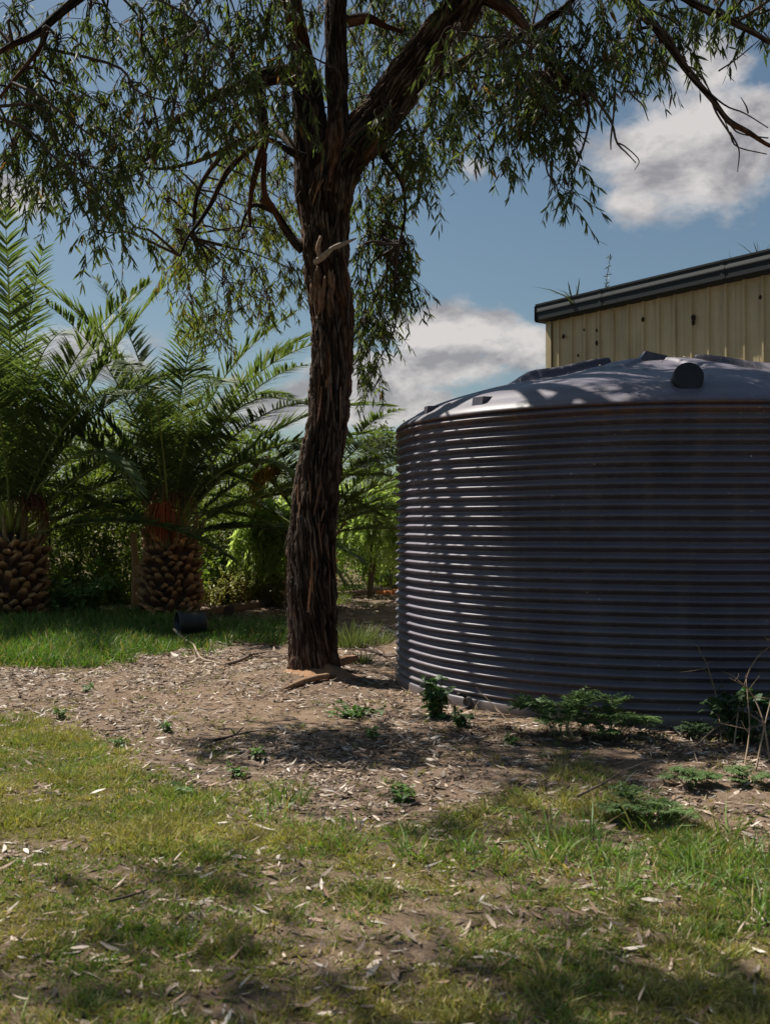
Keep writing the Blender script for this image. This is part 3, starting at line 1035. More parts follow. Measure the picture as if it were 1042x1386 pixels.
# bare twigs under the right-hand foliage
bare = MB()
for seq in ([(800, 120, 5), (818, 145, 4), (830, 165, 3.5), (836, 190, 3), (850, 205, 2), (862, 218, 1.5)], [(834, 120, 3), (832, 150, 3), (828, 185, 2.5), (828, 200, 1.5)], [(836, 190, 2.5), (848, 196, 2), (866, 214, 1.5), (860, 228, 1)],
            [(850, 118, 3), (862, 130, 2.5), (872, 140, 2), (879, 160, 1.2)], [(845, 120, 3), (866, 122, 2), (880, 126, 1.2)], [(738, 205, 3), (742, 232, 2.5), (752, 245, 2), (758, 262, 1.2)], [(745, 215, 2.5), (746, 240, 2), (743, 262, 1.2)],
            [(965, 130, 4), (972, 150, 3), (990, 178, 3), (1000, 196, 2), (1040, 206, 1.5)], [(935, 95, 4), (958, 118, 3), (985, 140, 2.5), (1010, 150, 2), (1042, 170, 1.5)], [(990, 176, 3), (1002, 200, 2), (1000, 230, 1.2)],
            [(975, 92, 2.5), (1000, 75, 2), (1030, 50, 1.5)], [(1015, 150, 2.5), (1012, 140, 2), (1005, 128, 1)], [(960, 122, 3), (990, 165, 2.5), (1005, 178, 2), (1042, 184, 2)],
            [(930, 85, 3), (945, 92, 2.5), (962, 118, 2), (985, 165, 1.5), (993, 190, 1)], [(870, 20, 4), (905, 40, 3), (925, 75, 3), (950, 105, 2)]):
    p, r = PP(seq, 8.5)
    tube(bare, catmull(p, 14), catmull(np.column_stack([r, r, r]), 14)[:, 0], 5, (.075, .055, .045))
part('bare_twigs', bare, wood_m, gum, kind='stuff')
part('twigs', twig_mb, wood_m, gum, kind='stuff')

bk = [np.concatenate([b_[i] for b_ in leaf_bank]) for i in range(7)]
pxl = 521 + 1400 * bk[0][:, 0] / bk[0][:, 1]
pyl = 714 - 1400 * (bk[0][:, 2] - EYE) / bk[0][:, 1]
inview = (pxl > 20) & (pxl < 1020) & (pyl > 10) & (pyl < 700)
size = np.where(inview, bk[3] * np.linalg.norm(np.cross(bk[1], [0, 1.0, 0]), axis=1) / bk[0][:, 1], 0)
pick = np.argsort(-size)[:220]
rest = np.ones(len(size), bool)
rest[pick] = False
blades(leaf_mb, *[a[rest] for a in bk], ts=(0, .3, .68), ws=(.2, 1, .75))
part('foliage', leaf_mb, gum_leaf_m, gum, kind='stuff')
leaf_meshes = []
for k in range(4):
    mb = MB()
    blades(mb, np.zeros((1, 3)), np.array([[0, 0, -1.0]]), np.array([[1.0, 0, 0]]), .115, .0085, np.array([[0, .02 * (k - 1.5), 0]]), np.array([.062, .083, .044]) * (.8 + .15 * k), ts=(0, .3, .68), ws=(.2, 1, .75))
    leaf_meshes.append(mb.mesh('leaf', gum_leaf_m))
for k, i in enumerate(pick):
    o = bpy.data.objects.new('leaf', leaf_meshes[k % 4])
    col.objects.link(o)
    o.parent = gum
    d_, s_ = bk[1][i], bk[2][i]
    Mx = Matrix(np.column_stack([s_, np.cross(-d_, s_), -d_]).tolist()).to_4x4()
    o.matrix_local = Matrix.Translation(bk[0][i] - gum_root) @ Mx @ Matrix.Scale(bk[3][i] / .115, 4)

# mound of red soil and broken bark at the foot of the tree
mb = MB()
cx = G(432, 921)
na, nrr = 40, 10
TH, Q = np.meshgrid(np.arange(na) * 2 * math.pi / na, np.linspace(0, 1, nrr), indexing='xy')
xx = cx[0] + np.cos(TH) * Q * .42 + .02
yy = cx[1] + .02 + np.sin(TH) * Q * .30
hh = .12 * (1 - Q ** 1.3) * (.75 + .3 * np.cos(TH - .6)) + (fbm(np.stack([xx.ravel() * 7, yy.ravel() * 7, 0 * xx.ravel()], 1), 4, 77) - .5).reshape(xx.shape) * .12 * (1 - Q * .8)
zz_ = gz(xx.ravel(), yy.ravel()).reshape(xx.shape) + hh - .015 * Q
mb.add(np.stack([xx, yy, zz_], -1).reshape(-1, 3), grid_faces(nrr, na), (.31, .175, .095))
solo('soil_mound', mb, mud_m, cx, 'mound of orange soil heaped against the foot of the gum tree', 'mound')
mb = MB()
a, b_ = G(383, 937), G(455, 924)
pts = catmull([a + [0, 0, .02], a * .6 + b_ * .4 + [0, 0, .05], a * .25 + b_ * .75 + [0, 0, .05], b_ + [0, 0, .03]], 12)
tube(mb, pts, np.array([.006, .018, .026, .03, .028, .03, .032, .028, .03, .024, .016, .006]), 7, (.26, .16, .095))
solo('bark_strip', mb, wood_m, a, 'long curled bark strip lying in front of the gum tree foot', 'bark')
mb = MB()
q = G(460, 913)
rot = Matrix.Rotation(R(20), 3, 'Z') @ Matrix.Rotation(R(-14), 3, 'Y')
nn = 7
ed = np.array([[-.20, -.05], [-.08, -.11], [.08, -.10], [.21, -.03], [.18, .06], [.02, .10], [-.14, .07]])
V = np.vstack([np.column_stack([ed, np.full(nn, 0)]), np.column_stack([ed * .9, np.array([.05, .07, .075, .045, .05, .08, .07])])]) @ np.array(rot).T + q + [0, 0, .05]
k = np.arange(nn)
mb.add(V, [np.stack([k, (k + 1) % nn, (k + 1) % nn + nn, k + nn], 1), np.stack([np.full(nn - 2, nn), nn + np.arange(1, nn - 1), nn + np.arange(2, nn)], 1)], (.33, .19, .11))
solo('wood_chunk', mb, wood_m, q, 'broken orange wood chunk lying right of the gum tree foot', 'wood', smooth=False)
mb = MB()
q = G(446, 908)
tube(mb, catmull([q + [-.02, -.05, .06], q + [.03, -.06, .11], q + [.09, -.05, .15]], 5), [.012, .018, .018, .016, .005], 5, (.48, .42, .36))
solo('wood_splinter', mb, wood_m, q, 'pale grey splinter sticking up beside the orange wood chunk', 'splinter')

# ------------------------------------------------------------------ palms
boot_meshes = []
for k in range(3):
    mb = MB()
    # old leaf base: a blunt wedge with a pale cut face, pointing out (+x) and up
    w0, h0, dp = .080 + .006 * k, .056, .16 + .02 * k
    V = np.array([[-.06, -w0, -h0], [-.06, w0, -h0], [-.06, w0 * .9, h0 * .8], [-.06, -w0 * .9, h0 * .8],
                  [dp * .5, -w0 * .75, -h0 * .5], [dp * .5, w0 * .75, -h0 * .5], [dp, w0 * .42, h0 * .25], [dp, -w0 * .42, h0 * .25], [dp * .72, 0, h0 * .95]])
    F4 = np.array([[0, 1, 5, 4], [4, 5, 6, 7], [1, 2, 6, 5], [3, 0, 4, 7]])
    F3 = np.array([[7, 6, 8], [6, 2, 8], [3, 7, 8], [2, 3, 8]])
    dkc, ltc = np.array([.070, .032, .018]), np.array([.62, .35, .17])
    C = np.array([dkc, dkc, dkc, dkc, dkc * 1.8, dkc * 1.8, ltc, ltc, ltc * .8])
    mb.add(V, [F4, F3], C)
    boot_meshes.append(mb.mesh('leaf_base', boot_m, smooth=False))


def frond(mb_r, mb_l, base, az, el0, length, droop, tw=0.0, shade=1.0, dead=False, nlf=112, wide=1.1):
    n = 26
    t_ = np.linspace(0, 1, n)
    el = el0 - droop * t_ ** 1.5
    dirs = np.stack([np.cos(el) * math.cos(az), np.cos(el) * math.sin(az), np.sin(el)], 1)
    pts = base + np.concatenate([np.zeros((1, 3)), np.cumsum((dirs[:-1] + dirs[1:]) / 2, 0)]) * (length / (n - 1))
    bend = nrm(np.array([-math.sin(az), math.cos(az), 0]))
    pts = pts + bend * (tw * length * t_ ** 2)[:, None]
    rc = np.array([.30, .33, .13]) if not dead else np.array([.22, .14, .07])
    tube(mb_r, pts, np.interp(t_, [0, .04, .15, 1], [.05, .036, .022, .004]), 6, rc * shade)
    u = np.sort(rng.uniform(.13, .995, nlf))
    u = np.concatenate([u, u])
    sd_ = np.repeat([1.0, -1.0], nlf)
    i = u * (n - 1)
    i0 = np.minimum(i.astype(int), n - 2)
    f = (i - i0)[:, None]
    p = pts[i0] * (1 - f) + pts[i0 + 1] * f
    tg = nrm(pts[i0 + 1] - pts[i0])
    lat = nrm(np.cross(tg, np.array([0, 0, 1.0]) + 1e-3))
    up = np.cross(lat, tg)
    v = .28 + rng.normal(size=2 * nlf) * .14
    fw = np.interp(u, [0, .5, 1], [.55, .75, 1.3])
    d = nrm(tg * fw[:, None] + lat * sd_[:, None] + up * v[:, None] + rng.normal(size=(2 * nlf, 3)) * .07)
    Lf = length * np.interp(u, [.1, .22, .45, .75, 1], [.06, .13, .155, .125, .05]) * rng.uniform(.88, 1.1, 2 * nlf)
    side = nrm(np.cross(d, up) + up * .55 * sd_[:, None])
    sag = np.zeros((2 * nlf, 3))
    sag[:, 2] = -Lf * rng.uniform(.10, .30, 2 * nlf) * (1.8 if dead else 1)
    C = (np.array([.116, .158, .080]) if not dead else np.array([.20, .125, .06])) * rng.uniform(.8, 1.2) * rng.uniform(.75, 1.3, (2 * nlf, 1)) * shade * (1 + rng.normal(size=(2 * nlf, 3)) * .05)
    blades(mb_l, p, d, side, Lf, .0155 * wide, sag, C, ts=(0, .3, .7), ws=(.6, 1, .6))


def palm(loc, label, trunk_r0, trunk_h, fronds, rows=11, around=16, boots=True, group='date palms along the back of the lawn', name='date_palm'):
    root = thing(name, label, 'palm tree', loc, group)
    loc = np.asarray(loc, float)
    mb = MB()
    hz = np.array([-.1, 0, .15, .4, .75, 1.0, 1.12]) * trunk_h
    rz = np.array([.86, .92, .98, 1.0, .94, .80, .5]) * trunk_r0
    lathe(mb, list(zip(rz, hz)) + [(.01, trunk_h * 1.15)], loc, (0, 0, 1), (.055, .033, .022), 24)
    tr = part('trunk', mb, boot_m, root)
    if boots:
        for r_ in range(rows):
            h = trunk_h * (.03 + .95 * r_ / (rows - 1))
            rad_ = float(np.interp(h, hz, rz))
            for k_ in range(around):
                a = 2 * math.pi * (k_ + .5 * (r_ % 2)) / around + rng.normal() * .06
                o = bpy.data.objects.new('leaf_base', boot_meshes[int(rng.integers(3))])
                col.objects.link(o)
                o.parent = tr
                o.location = (math.cos(a) * rad_, math.sin(a) * rad_, h + rng.normal() * .018)
                o.rotation_euler = (rng.normal() * .2, -.45 + rng.normal() * .3, a + rng.normal() * .2)
                s_ = rng.uniform(.85, 1.25) * trunk_r0 / .5
                o.scale = (s_ * rng.uniform(.7, 1.3), s_, s_)
    crown = loc + np.array([0, 0, trunk_h * 1.05])
    for k_ in range(22 if boots else 0):
        a = k_ * 2.39996
        e_ = rng.uniform(.7, 1.25)
        d_ = np.array([math.cos(a) * math.cos(e_), math.sin(a) * math.cos(e_), math.sin(e_)])
        b0 = crown + np.array([math.cos(a), math.sin(a), 0]) * trunk_r0 * rng.uniform(.5, .85) + [0, 0, -.18]
        l_ = rng.uniform(.25, .6)
        mb = MB()
        tube(mb, catmull([b0, b0 + d_ * l_ * .5, b0 + d_ * l_ + [0, 0, .03]], 6), np.array([.07, .06, .05, .042, .036, .03]) * rng.uniform(.7, 1.1), 7, np.array([.26, .19, .09]) * rng.uniform(.5, 1.3))
        part('petiole_stub', mb, boot_m, root)
    for az, el, ln, dr, tw, shd, dead in fronds:
        mr_, ml = MB(), MB()
        b0 = crown + np.array([math.cos(az), math.sin(az), 0]) * trunk_r0 * .42 * math.cos(el) + np.array([0, 0, .12 * math.sin(el)])
        frond(mr_, ml, b0, az, el, ln, dr, tw, shd, dead)
        fr = part('frond', mr_, palm_leaf_m, root, label='dry brown hanging frond' if dead else None)
        part('leaflets', ml, palm_leaf_m, fr, kind='stuff')
    return root


def frond_set(n, seed, ln=4.6, lo=.22, hi=1.45):
    r2 = np.random.default_rng(seed)
    out = []
    for k in range(n):
        f = ((k + .5) / n) ** .9
        el = lo + (hi - lo) * f + r2.normal() * .08
        az = k * 2.39996 + r2.normal() * .15
        if math.sin(az) < -.35 and el < .95:                # none hangs in front of the trunk
            el = .95 + .3 * r2.random()
        l_ = ln * (.82 + .25 * f + r2.normal() * .05)
        dr = np.interp(el, [-.2, .45, .8, 1.2, 1.5], [.7, .95, 1.25, 1.25, .75]) + r2.normal() * .12
        out.append((az, el, l_, dr, r2.normal() * .05, 1.0, False))
    return out


def fruit_bunch(root, loc, az, n, ln, spread, cols):
    mb = MB()
    for k in range(n):
        a = az + rng.normal() * spread
        e = rng.uniform(-.2, .9)
        l_ = ln * rng.uniform(.6, 1.1)
        d = np.array([math.cos(a) * math.cos(e), math.sin(a) * math.cos(e), math.sin(e)])
        s_ = np.asarray(loc) + rng.normal(size=3) * .05
        tube(mb, catmull([s_, s_ + d * l_ * .45, s_ + d * l_ * .7 + [0, 0, -l_ * .35], s_ + d * l_ * .75 + [0, 0, -l_ * .85]], 7), np.linspace(.010, .005, 7), 4, np.asarray(cols) * rng.uniform(.6, 1.3), cap=False)
    part('fruit_stalks', mb, boot_m, root, kind='stuff')


PY = 17.6
c1 = P(16, 714, 17.0)
p1 = palm((c1[0], 17.0, .0), 'date palm with stout scaly trunk cut by the left edge of the photo', .49, 1.25,
          frond_set(32, 5, 4.6, .3) + [(1.9, 1.42, 5.3, .25, .02, 1, False), (-1.2, 1.40, 5.2, .3, -.03, 1, False), (.2, 1.18, 5.2, .35, 0, 1, False), (.5, 1.30, 4.9, .5, .02, 1, False), (-.6, 1.0, 3.6, 2.0, 0, 1.2, False)])
c2 = P(231, 714, PY)
p2 = palm((c2[0], PY, .0), 'date palm with scaly pineapple-like trunk and orange stalks behind the black pot', .425, 1.28,
          frond_set(35, 8, 4.5, .3) + [(-.5, 1.0, 3.3, 2.0, 0, 1.2, False), (2.2, 1.2, 4.9, .8, 0, 1, False), (.3, .75, 4.4, .8, 0, 1.1, False), (.1, .5, 3.9, .6, 0, 1.1, False), (-.2, .25, 3.2, 1.3, 0, 1, False)])
fruit_bunch(p2, (c2[0] + .0, PY - .40, 1.72), -1.55, 120, .55, .40, (.40, .10, .038))
fruit_bunch(p2, (c2[0] + .05, PY - .15, 2.1), -1.4, 60, .6, .8, (.20, .085, .04))
fruit_bunch(p1, (c1[0] + .35, 16.75, 1.9), -.6, 60, .5, .6, (.14, .05, .03))
c3 = P(420, 714, 19.0)
p3 = palm((c3[0], 19.0, .0), 'date palm mostly hidden behind the gum tree trunk', .36, 1.25,
          frond_set(20, 12, 3.2, .2, 1.1) + [(-.35, .95, 3.3, 1.5, 0, 1.1, False), (.1, .75, 3.4, 1.5, 0, 1.1, False), (-.6, .55, 3.0, 1.5, 0, 1.1, False), (.4, .5, 3.0, 1.2, 0, 1, False)])
fruit_bunch(p3, (c3[0] - .55, 18.6, 2.5), 3.6, 90, .7, .6, (.30, .16, .035))


# ------------------------------------------------------------------ shrubs and trees behind
def leafy(mb, c, r3, n, L0, w0, colr, clumps=24, droop=.25, hollow=.5, seedv=0):
    """leaf-sized faces gathered in clumps through the crown's volume"""
    c = np.asarray(c, float)
    r3 = np.asarray(r3, float)
    cd = rand_dirs(clumps, .25)
    cc = c + cd * r3 * rng.uniform(hollow, .95, (clumps, 1))
    cr = rng.uniform(.22, .42, clumps) * np.mean(r3)
    k = rng.integers(0, clumps, n)
    p = cc[k] + rng.normal(size=(n, 3)) * cr[k][:, None] * .55
    d = nrm(rng.normal(size=(n, 3)) + (p - c) / r3 * .9 + [0, 0, -droop])
    side = perp(d)
    L_ = L0 * rng.uniform(.6, 1.35, n)
    C = np.asarray(colr) * rng.uniform(.65, 1.4, (n, 1)) * (1 + rng.normal(size=(n, 3)) * .06) * (rng.uniform(.75, 1.25, clumps)[k][:, None])
    keep = p[:, 2] > .02
    blades(mb, p[keep], d[keep], side[keep], L_[keep], w0 * (L_ / L0)[keep], np.array([0, 0, -L0 * .15]), C[keep], ts=(0, .45), ws=(.35, 1))
    return cc


def shrub(name, label, cat, loc, r3, h, n, L0, w0, colr, group=None, trunks=4, clumps=24, mat=None, trunk_c=(.06, .045, .035)):
    loc = np.asarray(loc, float)
    root = thing(name, label, cat, loc, group)
    mb = MB()
    cc = leafy(mb, loc + [0, 0, h], r3, n, L0, w0, colr, clumps)
    part('foliage', mb, mat or shrub_leaf_m, root, kind='stuff')
    for k in range(trunks):
        mb = MB()
        e = cc[k]
        s_ = loc + np.array([rng.normal() * .12, rng.normal() * .12, -.05])
        tube(mb, catmull([s_, s_ * .6 + e * .4 + rng.normal(size=3) * .15, e], 9), np.linspace(.055, .015, 9) * max(.4, h / 1.8), 6, trunk_c)
        part('stem', mb, wood_m, root)
    return root


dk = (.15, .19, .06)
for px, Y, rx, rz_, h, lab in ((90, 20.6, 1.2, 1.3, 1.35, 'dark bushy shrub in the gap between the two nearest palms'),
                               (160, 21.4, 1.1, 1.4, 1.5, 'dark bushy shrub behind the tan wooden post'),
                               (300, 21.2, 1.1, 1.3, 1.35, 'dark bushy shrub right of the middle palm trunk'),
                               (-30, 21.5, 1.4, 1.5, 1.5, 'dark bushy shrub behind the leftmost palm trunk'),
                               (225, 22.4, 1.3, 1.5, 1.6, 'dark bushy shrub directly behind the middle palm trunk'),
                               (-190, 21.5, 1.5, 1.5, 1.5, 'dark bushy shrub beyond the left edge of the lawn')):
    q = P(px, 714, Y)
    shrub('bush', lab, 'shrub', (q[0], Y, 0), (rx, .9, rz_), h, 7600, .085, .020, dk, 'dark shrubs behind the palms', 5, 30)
for px, Y, lab in ((50, 20.0, 'low mid green bush between the leftmost palm and the leafy weeds'), (128, 20.2, 'low mid green bush just left of the wooden post'), (296, 20.6, 'low mid green bush right of the middle palm'), (345, 20.9, 'low mid green bush under the weeping tree left of the gum trunk'),
                   (392, 21.2, 'low mid green bush hidden partly by the gum trunk'), (-40, 20.2, 'low mid green bush behind the leftmost palm'), (540, 25.2, 'low mid green bush at the far left of the tank')):
    q = P(px, 714, Y)
    shrub('bush', lab, 'shrub', (q[0], Y, 0), (.85, .6, .55), .5, 3600, .085, .026, (.17, .23, .07), 'low bushes behind the palms', 3, 24)
for px, Y, rx, rz_, h, lab in ((40, 28, 2.4, 2.1, 2.5, 'olive green leafy tree far behind the left palm'), (190, 29, 2.6, 2.0, 2.7, 'olive green leafy tree far behind the middle palm'),
                               (320, 30, 2.3, 1.8, 2.5, 'olive green leafy tree far behind right of the middle palm'), (-170, 28, 2.6, 2.2, 2.6, 'olive green leafy tree far beyond the left edge')):
    q = P(px, 714, Y)
    shrub('background_tree', lab, 'tree', (q[0], Y, 0), (rx, 1.5, rz_), h, 6000, .13, .030, (.20, .25, .08), 'trees in the distance behind the palms', 4, 34)


def weeping(label, px, Y, rx, h, n, colr=(.38, .47, .20)):
    q = P(px, 714, Y)
    loc = np.array([q[0], Y, 0.0])
    root = thing('weeping_tree', label, 'tree', loc, 'light green weeping trees behind the palms')
    mb, tw_ = MB(), MB()
    for k in range(n):
        a = rng.uniform(0, 2 * math.pi)
        rr_ = math.sqrt(rng.random())
        top = loc + np.array([math.cos(a) * rr_ * rx, math.sin(a) * rr_ * rx * .7, h * (1 - .30 * rr_ ** 2) + rng.normal() * .12])
        ln = rng.uniform(.35, .75) * top[2]
        out = np.array([math.cos(a), math.sin(a), 0]) * .22
        m_ = top + out * .8 + [0, 0, -ln * .3]
        e = top + out + rng.normal(size=3) * .06 + [0, 0, -ln]
        m = 26
        u = rng.uniform(0, 1, m)[:, None]
        p = (1 - u) ** 2 * top + 2 * u * (1 - u) * m_ + u ** 2 * e
        d = nrm(rng.normal(size=(m, 3)) * .7 + [0, 0, -.8])
        C = np.asarray(colr) * rng.uniform(.7, 1.35) * rng.uniform(.8, 1.2, (m, 1))
        L_ = rng.uniform(.09, .19, m)
        blades(mb, p, d, perp(d), L_, L_ * .16, np.array([0, 0, -.03]), C, ts=(0, .4), ws=(.4, 1))
    part('foliage', mb, weeping_m, root, kind='stuff')
    for k in range(4):
        t2 = MB()
        a = rng.uniform(0, 6.28)
        e = loc + np.array([math.cos(a) * rx * .6, math.sin(a) * rx * .4, h * .9])
        tube(t2, catmull([loc + [0, 0, -.05], loc * .65 + e * .35 + [0, 0, .2], e], 9), np.linspace(.05, .012, 9), 7, (.10, .085, .06))
        part('limb', t2, wood_m, root)
    return root


weeping('light green weeping tree between the middle palm and the gum trunk', 366, 19.9, .62, 2.0, 170)
weeping('light green weeping tree just right of the gum trunk beside the tank', 500, 22.4, .85, 2.45, 250)
weeping('light green weeping tree partly hidden by the left rim of the tank', 580, 26.5, 1.4, 3.0, 220)
weeping('light green weeping tree behind the gum tree trunk', 432, 27.0, 1.3, 2.9, 240)
# bushy green plant under the weeping trees
q = P(478, 714, 23.4)
shrub('bush', 'bright green bush between the gum trunk and the tank, under the weeping trees', 'shrub', (q[0], 23.4, 0), (.7, .6, .75), .62, 3000, .075, .022, (.14, .22, .065), None, 4, 22)
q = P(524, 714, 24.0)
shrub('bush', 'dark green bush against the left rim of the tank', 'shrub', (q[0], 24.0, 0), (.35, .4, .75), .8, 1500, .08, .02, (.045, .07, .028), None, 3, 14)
# far gum above the weeping trees
q = P(522, 714, 60)
shrub('background_tree', 'grey green gum tree far away behind the left rim of the tank', 'tree', (q[0], 60, 0), (2.4, 2, 2.3), 5.2, 5000, .22, .05, (.085, .105, .06), None, 4, 26)
for px, where in ((-500, 'farthest out on the left'), (-350, 'second from the left end of the row'), (1350, 'second from the right end of the row'), (1600, 'farthest out on the right')):
    q = P(px, 714, 62)
    shrub('background_tree', 'grey green gum tree on the far skyline, ' + where, 'tree', (q[0], 62, 0), (4, 3, 2.4), 3.4, 3000, .3, .07, (.08, .10, .055), 'gum trees on the far skyline', 3, 26)


# leafy plants with broad leaves
def leafy_plant(name, label, cat, loc, h, spread, stems, colr, L0=.09, w0=.030, per=16, group=None, woody=(.10, .13, .05), lean=(0, 0), mat=None):
    loc = np.asarray(loc, float)
    root = thing(name, label, cat, loc, group)
    ms, ml = MB(), MB()
    for k in range(stems):
        a = rng.uniform(0, 6.28)
        r_ = spread * math.sqrt(rng.random())
        e = loc + np.array([math.cos(a) * r_ + lean[0], math.sin(a) * r_ + lean[1], h * rng.uniform(.6, 1.05)])
        s_ = loc + np.array([math.cos(a), math.sin(a), 0]) * r_ * .3
        s_[2] = loc[2] - .02
        pts = catmull([s_, s_ * .45 + e * .55 + [0, 0, h * .12], e], 8)
        tube(ms, pts, np.linspace(.005, .0015, 8) * (.6 + h), 4, woody, cap=False)
        m = per
        u = rng.uniform(.08, 1, m) * 7
        i0 = np.minimum(u.astype(int), 6)
        f = (u - i0)[:, None]
        p = pts[i0] * (1 - f) + pts[i0 + 1] * f
        d = nrm(np.column_stack([rng.normal(size=m), rng.normal(size=m), rng.uniform(-.35, .6, m)]))
        side = nrm(np.cross(d, [0, 0, 1.0]) + rng.normal(size=(m, 3)) * .25)
        L_ = L0 * rng.uniform(.6, 1.3, m)
        sag = np.zeros((m, 3))
        sag[:, 2] = -L_ * rng.uniform(.1, .5, m)
        C = np.asarray(colr) * rng.uniform(.7, 1.35, (m, 1)) * (1 + rng.normal(size=(m, 3)) * .05)
        blades(ml, p, d, side, L_, w0 * L_ / L0, sag, C, ts=(0, .3, .68), ws=(.25, 1, .7))
    part('stems', ms, mat or weed_m, root, kind='stuff')
    part('leaves', ml, mat or weed_m, root, kind='stuff')
    return root


def ferny_plant(name, label, cat, loc, h, spread, n, colr, group=None):
    """deeply cut leaves: each a mid-rib with pairs of lobed pinnae"""
    loc = np.asarray(loc, float)
    root = thing(name, label, cat, loc, group)
    for k in range(n):
        ml = MB()
        a = k * 2.4 + rng.normal() * .3
        el = rng.uniform(.5, 1.45)
        ln = h * rng.uniform(.75, 1.15)
        d = np.array([math.cos(a) * math.cos(el), math.sin(a) * math.cos(el), math.sin(el)])
        s_ = loc + np.array([math.cos(a), math.sin(a), 0]) * spread * .3 * rng.random()
        e = s_ + d * ln + np.array([math.cos(a), math.sin(a), 0]) * spread * .3 + [0, 0, -ln * .22]
        pts = catmull([s_, s_ + d * ln * .6, e], 10)
        tube(ml, pts, np.linspace(.004, .0015, 10), 4, np.asarray(colr) * 1.2, cap=False)
        t_, u_, w_ = frames(pts)
        for i in range(3, 10):
            L1 = ln * .34 * math.sin((i - 1.5) / 9 * math.pi) + .02
            for sgn in (1, -1):
                dd = nrm(t_[i] * .55 + nrm(np.cross(t_[i], [0, 0, 1.0])) * sgn + rng.normal(size=3) * .12)
                q = np.linspace(.1, 1, 6)[:, None]
                base = pts[i] + dd * L1 * q
                m = 6
                for s2 in (1, -1):
                    d3 = nrm(dd[None] * .8 + np.cross(dd, [0, 0, 1.0])[None] * s2 * .8 + rng.normal(size=(m, 3)) * .2)
                    Lx = L1 * .42 * (1.1 - .6 * q[:, 0]) + .008
                    blades(ml, base, d3, nrm(np.cross(d3, [0, 0, 1.0]) + rng.normal(size=(m, 3)) * .2), Lx, Lx * .2, np.tile([0, 0, -.008], (m, 1)), np.asarray(colr) * rng.uniform(.7, 1.35, (m, 1)), ts=(0, .45), ws=(.4, 1))
        part('leaf', ml, weed_m, root)
    return root


gl = (.060, .115, .040)
q = G(112, 838)
leafy_plant('leafy_weed', 'bright green broad-leaved weed clump between the two palm trunks', 'weed', (P(112, 0, 17.4)[0], 17.4, 0), .72, .62, 42, (.15, .25, .08), .12, .042, 15)
leafy_plant('leafy_weed', 'low green broad-leaved weed clump at the left palm trunk foot', 'weed', (P(75, 0, 17.2)[0], 17.2, 0), .5, .35, 16, (.13, .21, .07), .11, .04, 13)
# tall seeding weeds at the back, left of the gum trunk
for px, h, lab in ((285, .55, 'yellow green weeds right of the middle palm trunk'), (330, .75, 'tall brown seeding weeds midway between the middle palm and gum trunk'), (372, .7, 'tall yellow seeding weeds just left of the gum trunk')):
    leafy_plant('seeding_weed', lab, 'weed', (P(px, 0, 19.6)[0], 19.6, 0), h, .55, 42, (.30, .30, .10), .085, .016, 16, None, (.24, .13, .06))
# wooden post and timber edging
mb = MB()
q = P(183, 714, 19.3)
pts = catmull([[q[0], 19.3, -.1], [q[0] + .01, 19.3, .7], [q[0] - .03, 19.3, 1.42]], 12)
tube(mb, pts, np.linspace(.072, .062, 12), 10, (.30, .20, .115))
solo('wooden_post', mb, wood_m, (q[0], 19.3, 0), 'tan round wooden post standing left of the middle palm', 'post')
E1 = [(G(262, 837), G(308, 829), .07, 'weathered timber edging log lying behind the black pot'), (G(312, 829), G(392, 817), .085, 'long timber edging log ending left of the gum tree trunk'), (G(452, 809), G(528, 802), .075, 'timber edging log beside the tank, right of the gum trunk')]
for a, b_, r_, lab in E1:
    mb = MB()
    pts = np.linspace(a, b_, 14) + [0, 0, r_ * .7]
    pts = pts + (np.random.default_rng(3).normal(size=(14, 3)) * .008)
    tube(mb, pts, r_ * rng.uniform(.92, 1.06, 14), 10, (.135, .092, .065))
    solo('edging_log', mb, wood_m, a, lab, 'log')
mb = MB()
q = G(310, 836)
box(mb, q + [0, 0, .07], (.14, .12, .2), (.05, .035, .028), Matrix.Rotation(.3, 3, 'Z'))
lathe(mb, [(.001, .165), (.05, .172), (.055, .18), (.001, .185)], q, (0, 0, 1), (.05, .035, .028), 8)
solo('timber_stake', mb, wood_m, q, 'short dark stake at the joint of the edging logs', 'stake', smooth=False)
# terracotta shard by the tank
mb = MB()
q = G(527, 806)
th = np.linspace(-1.3, 1.3, 12)
o_, i_ = [], []
for zq, rq in ((-.28, .11), (0, .13), (.28, .15)):
    o_.append([[zq, math.sin(a) * rq, math.cos(a) * rq] for a in th])
    i_.append([[zq, math.sin(a) * rq * .85, math.cos(a) * rq * .85] for a in th])
mb.add(np.array(o_).reshape(-1, 3) + q, grid_faces(3, 12, False), (.42, .15, .06))
mb.add(np.array(i_).reshape(-1, 3) + q, grid_faces(3, 12, False)[:, ::-1], (.36, .13, .055))
solo('terracotta_pipe', mb, mud_m, q, 'orange terracotta half pipe lying at the far left of the tank', 'pipe')

# black plastic pot on its side, its mouth to the left
q = G(266, 857)
pot = thing('plant_pot', 'black plastic plant pot lying on its side in the grass', 'pot', q)
ax = nrm(np.array([-.90, -.42, .0]))
r0, r1, ln = .165, .145, .40
base = q + np.array([.13, 0, .150])
mb = MB()
lathe(mb, [(.001, 0), (r1 - .012, 0), (r1, .012), (r1 + .004, .1), (r0 - .006, .33), (r0 - .003, ln), (r0 - .012, ln), (r0 - .016, .33), (r1 - .01, .02), (.001, .018)], base, ax, (.035, .035, .038), 36)
part('body', mb, plastic_m, pot)
mb = MB()
lathe(mb, [(r0 - .004, ln - .05), (r0 + .010, ln - .05), (r0 + .012, ln - .046), (r0 + .012, ln), (r0 + .008, ln + .004), (r0 - .014, ln + .004), (r0 - .012, ln - .02)], base, ax, (.035, .035, .038), 36)
part('rim', mb, plastic_m, pot)
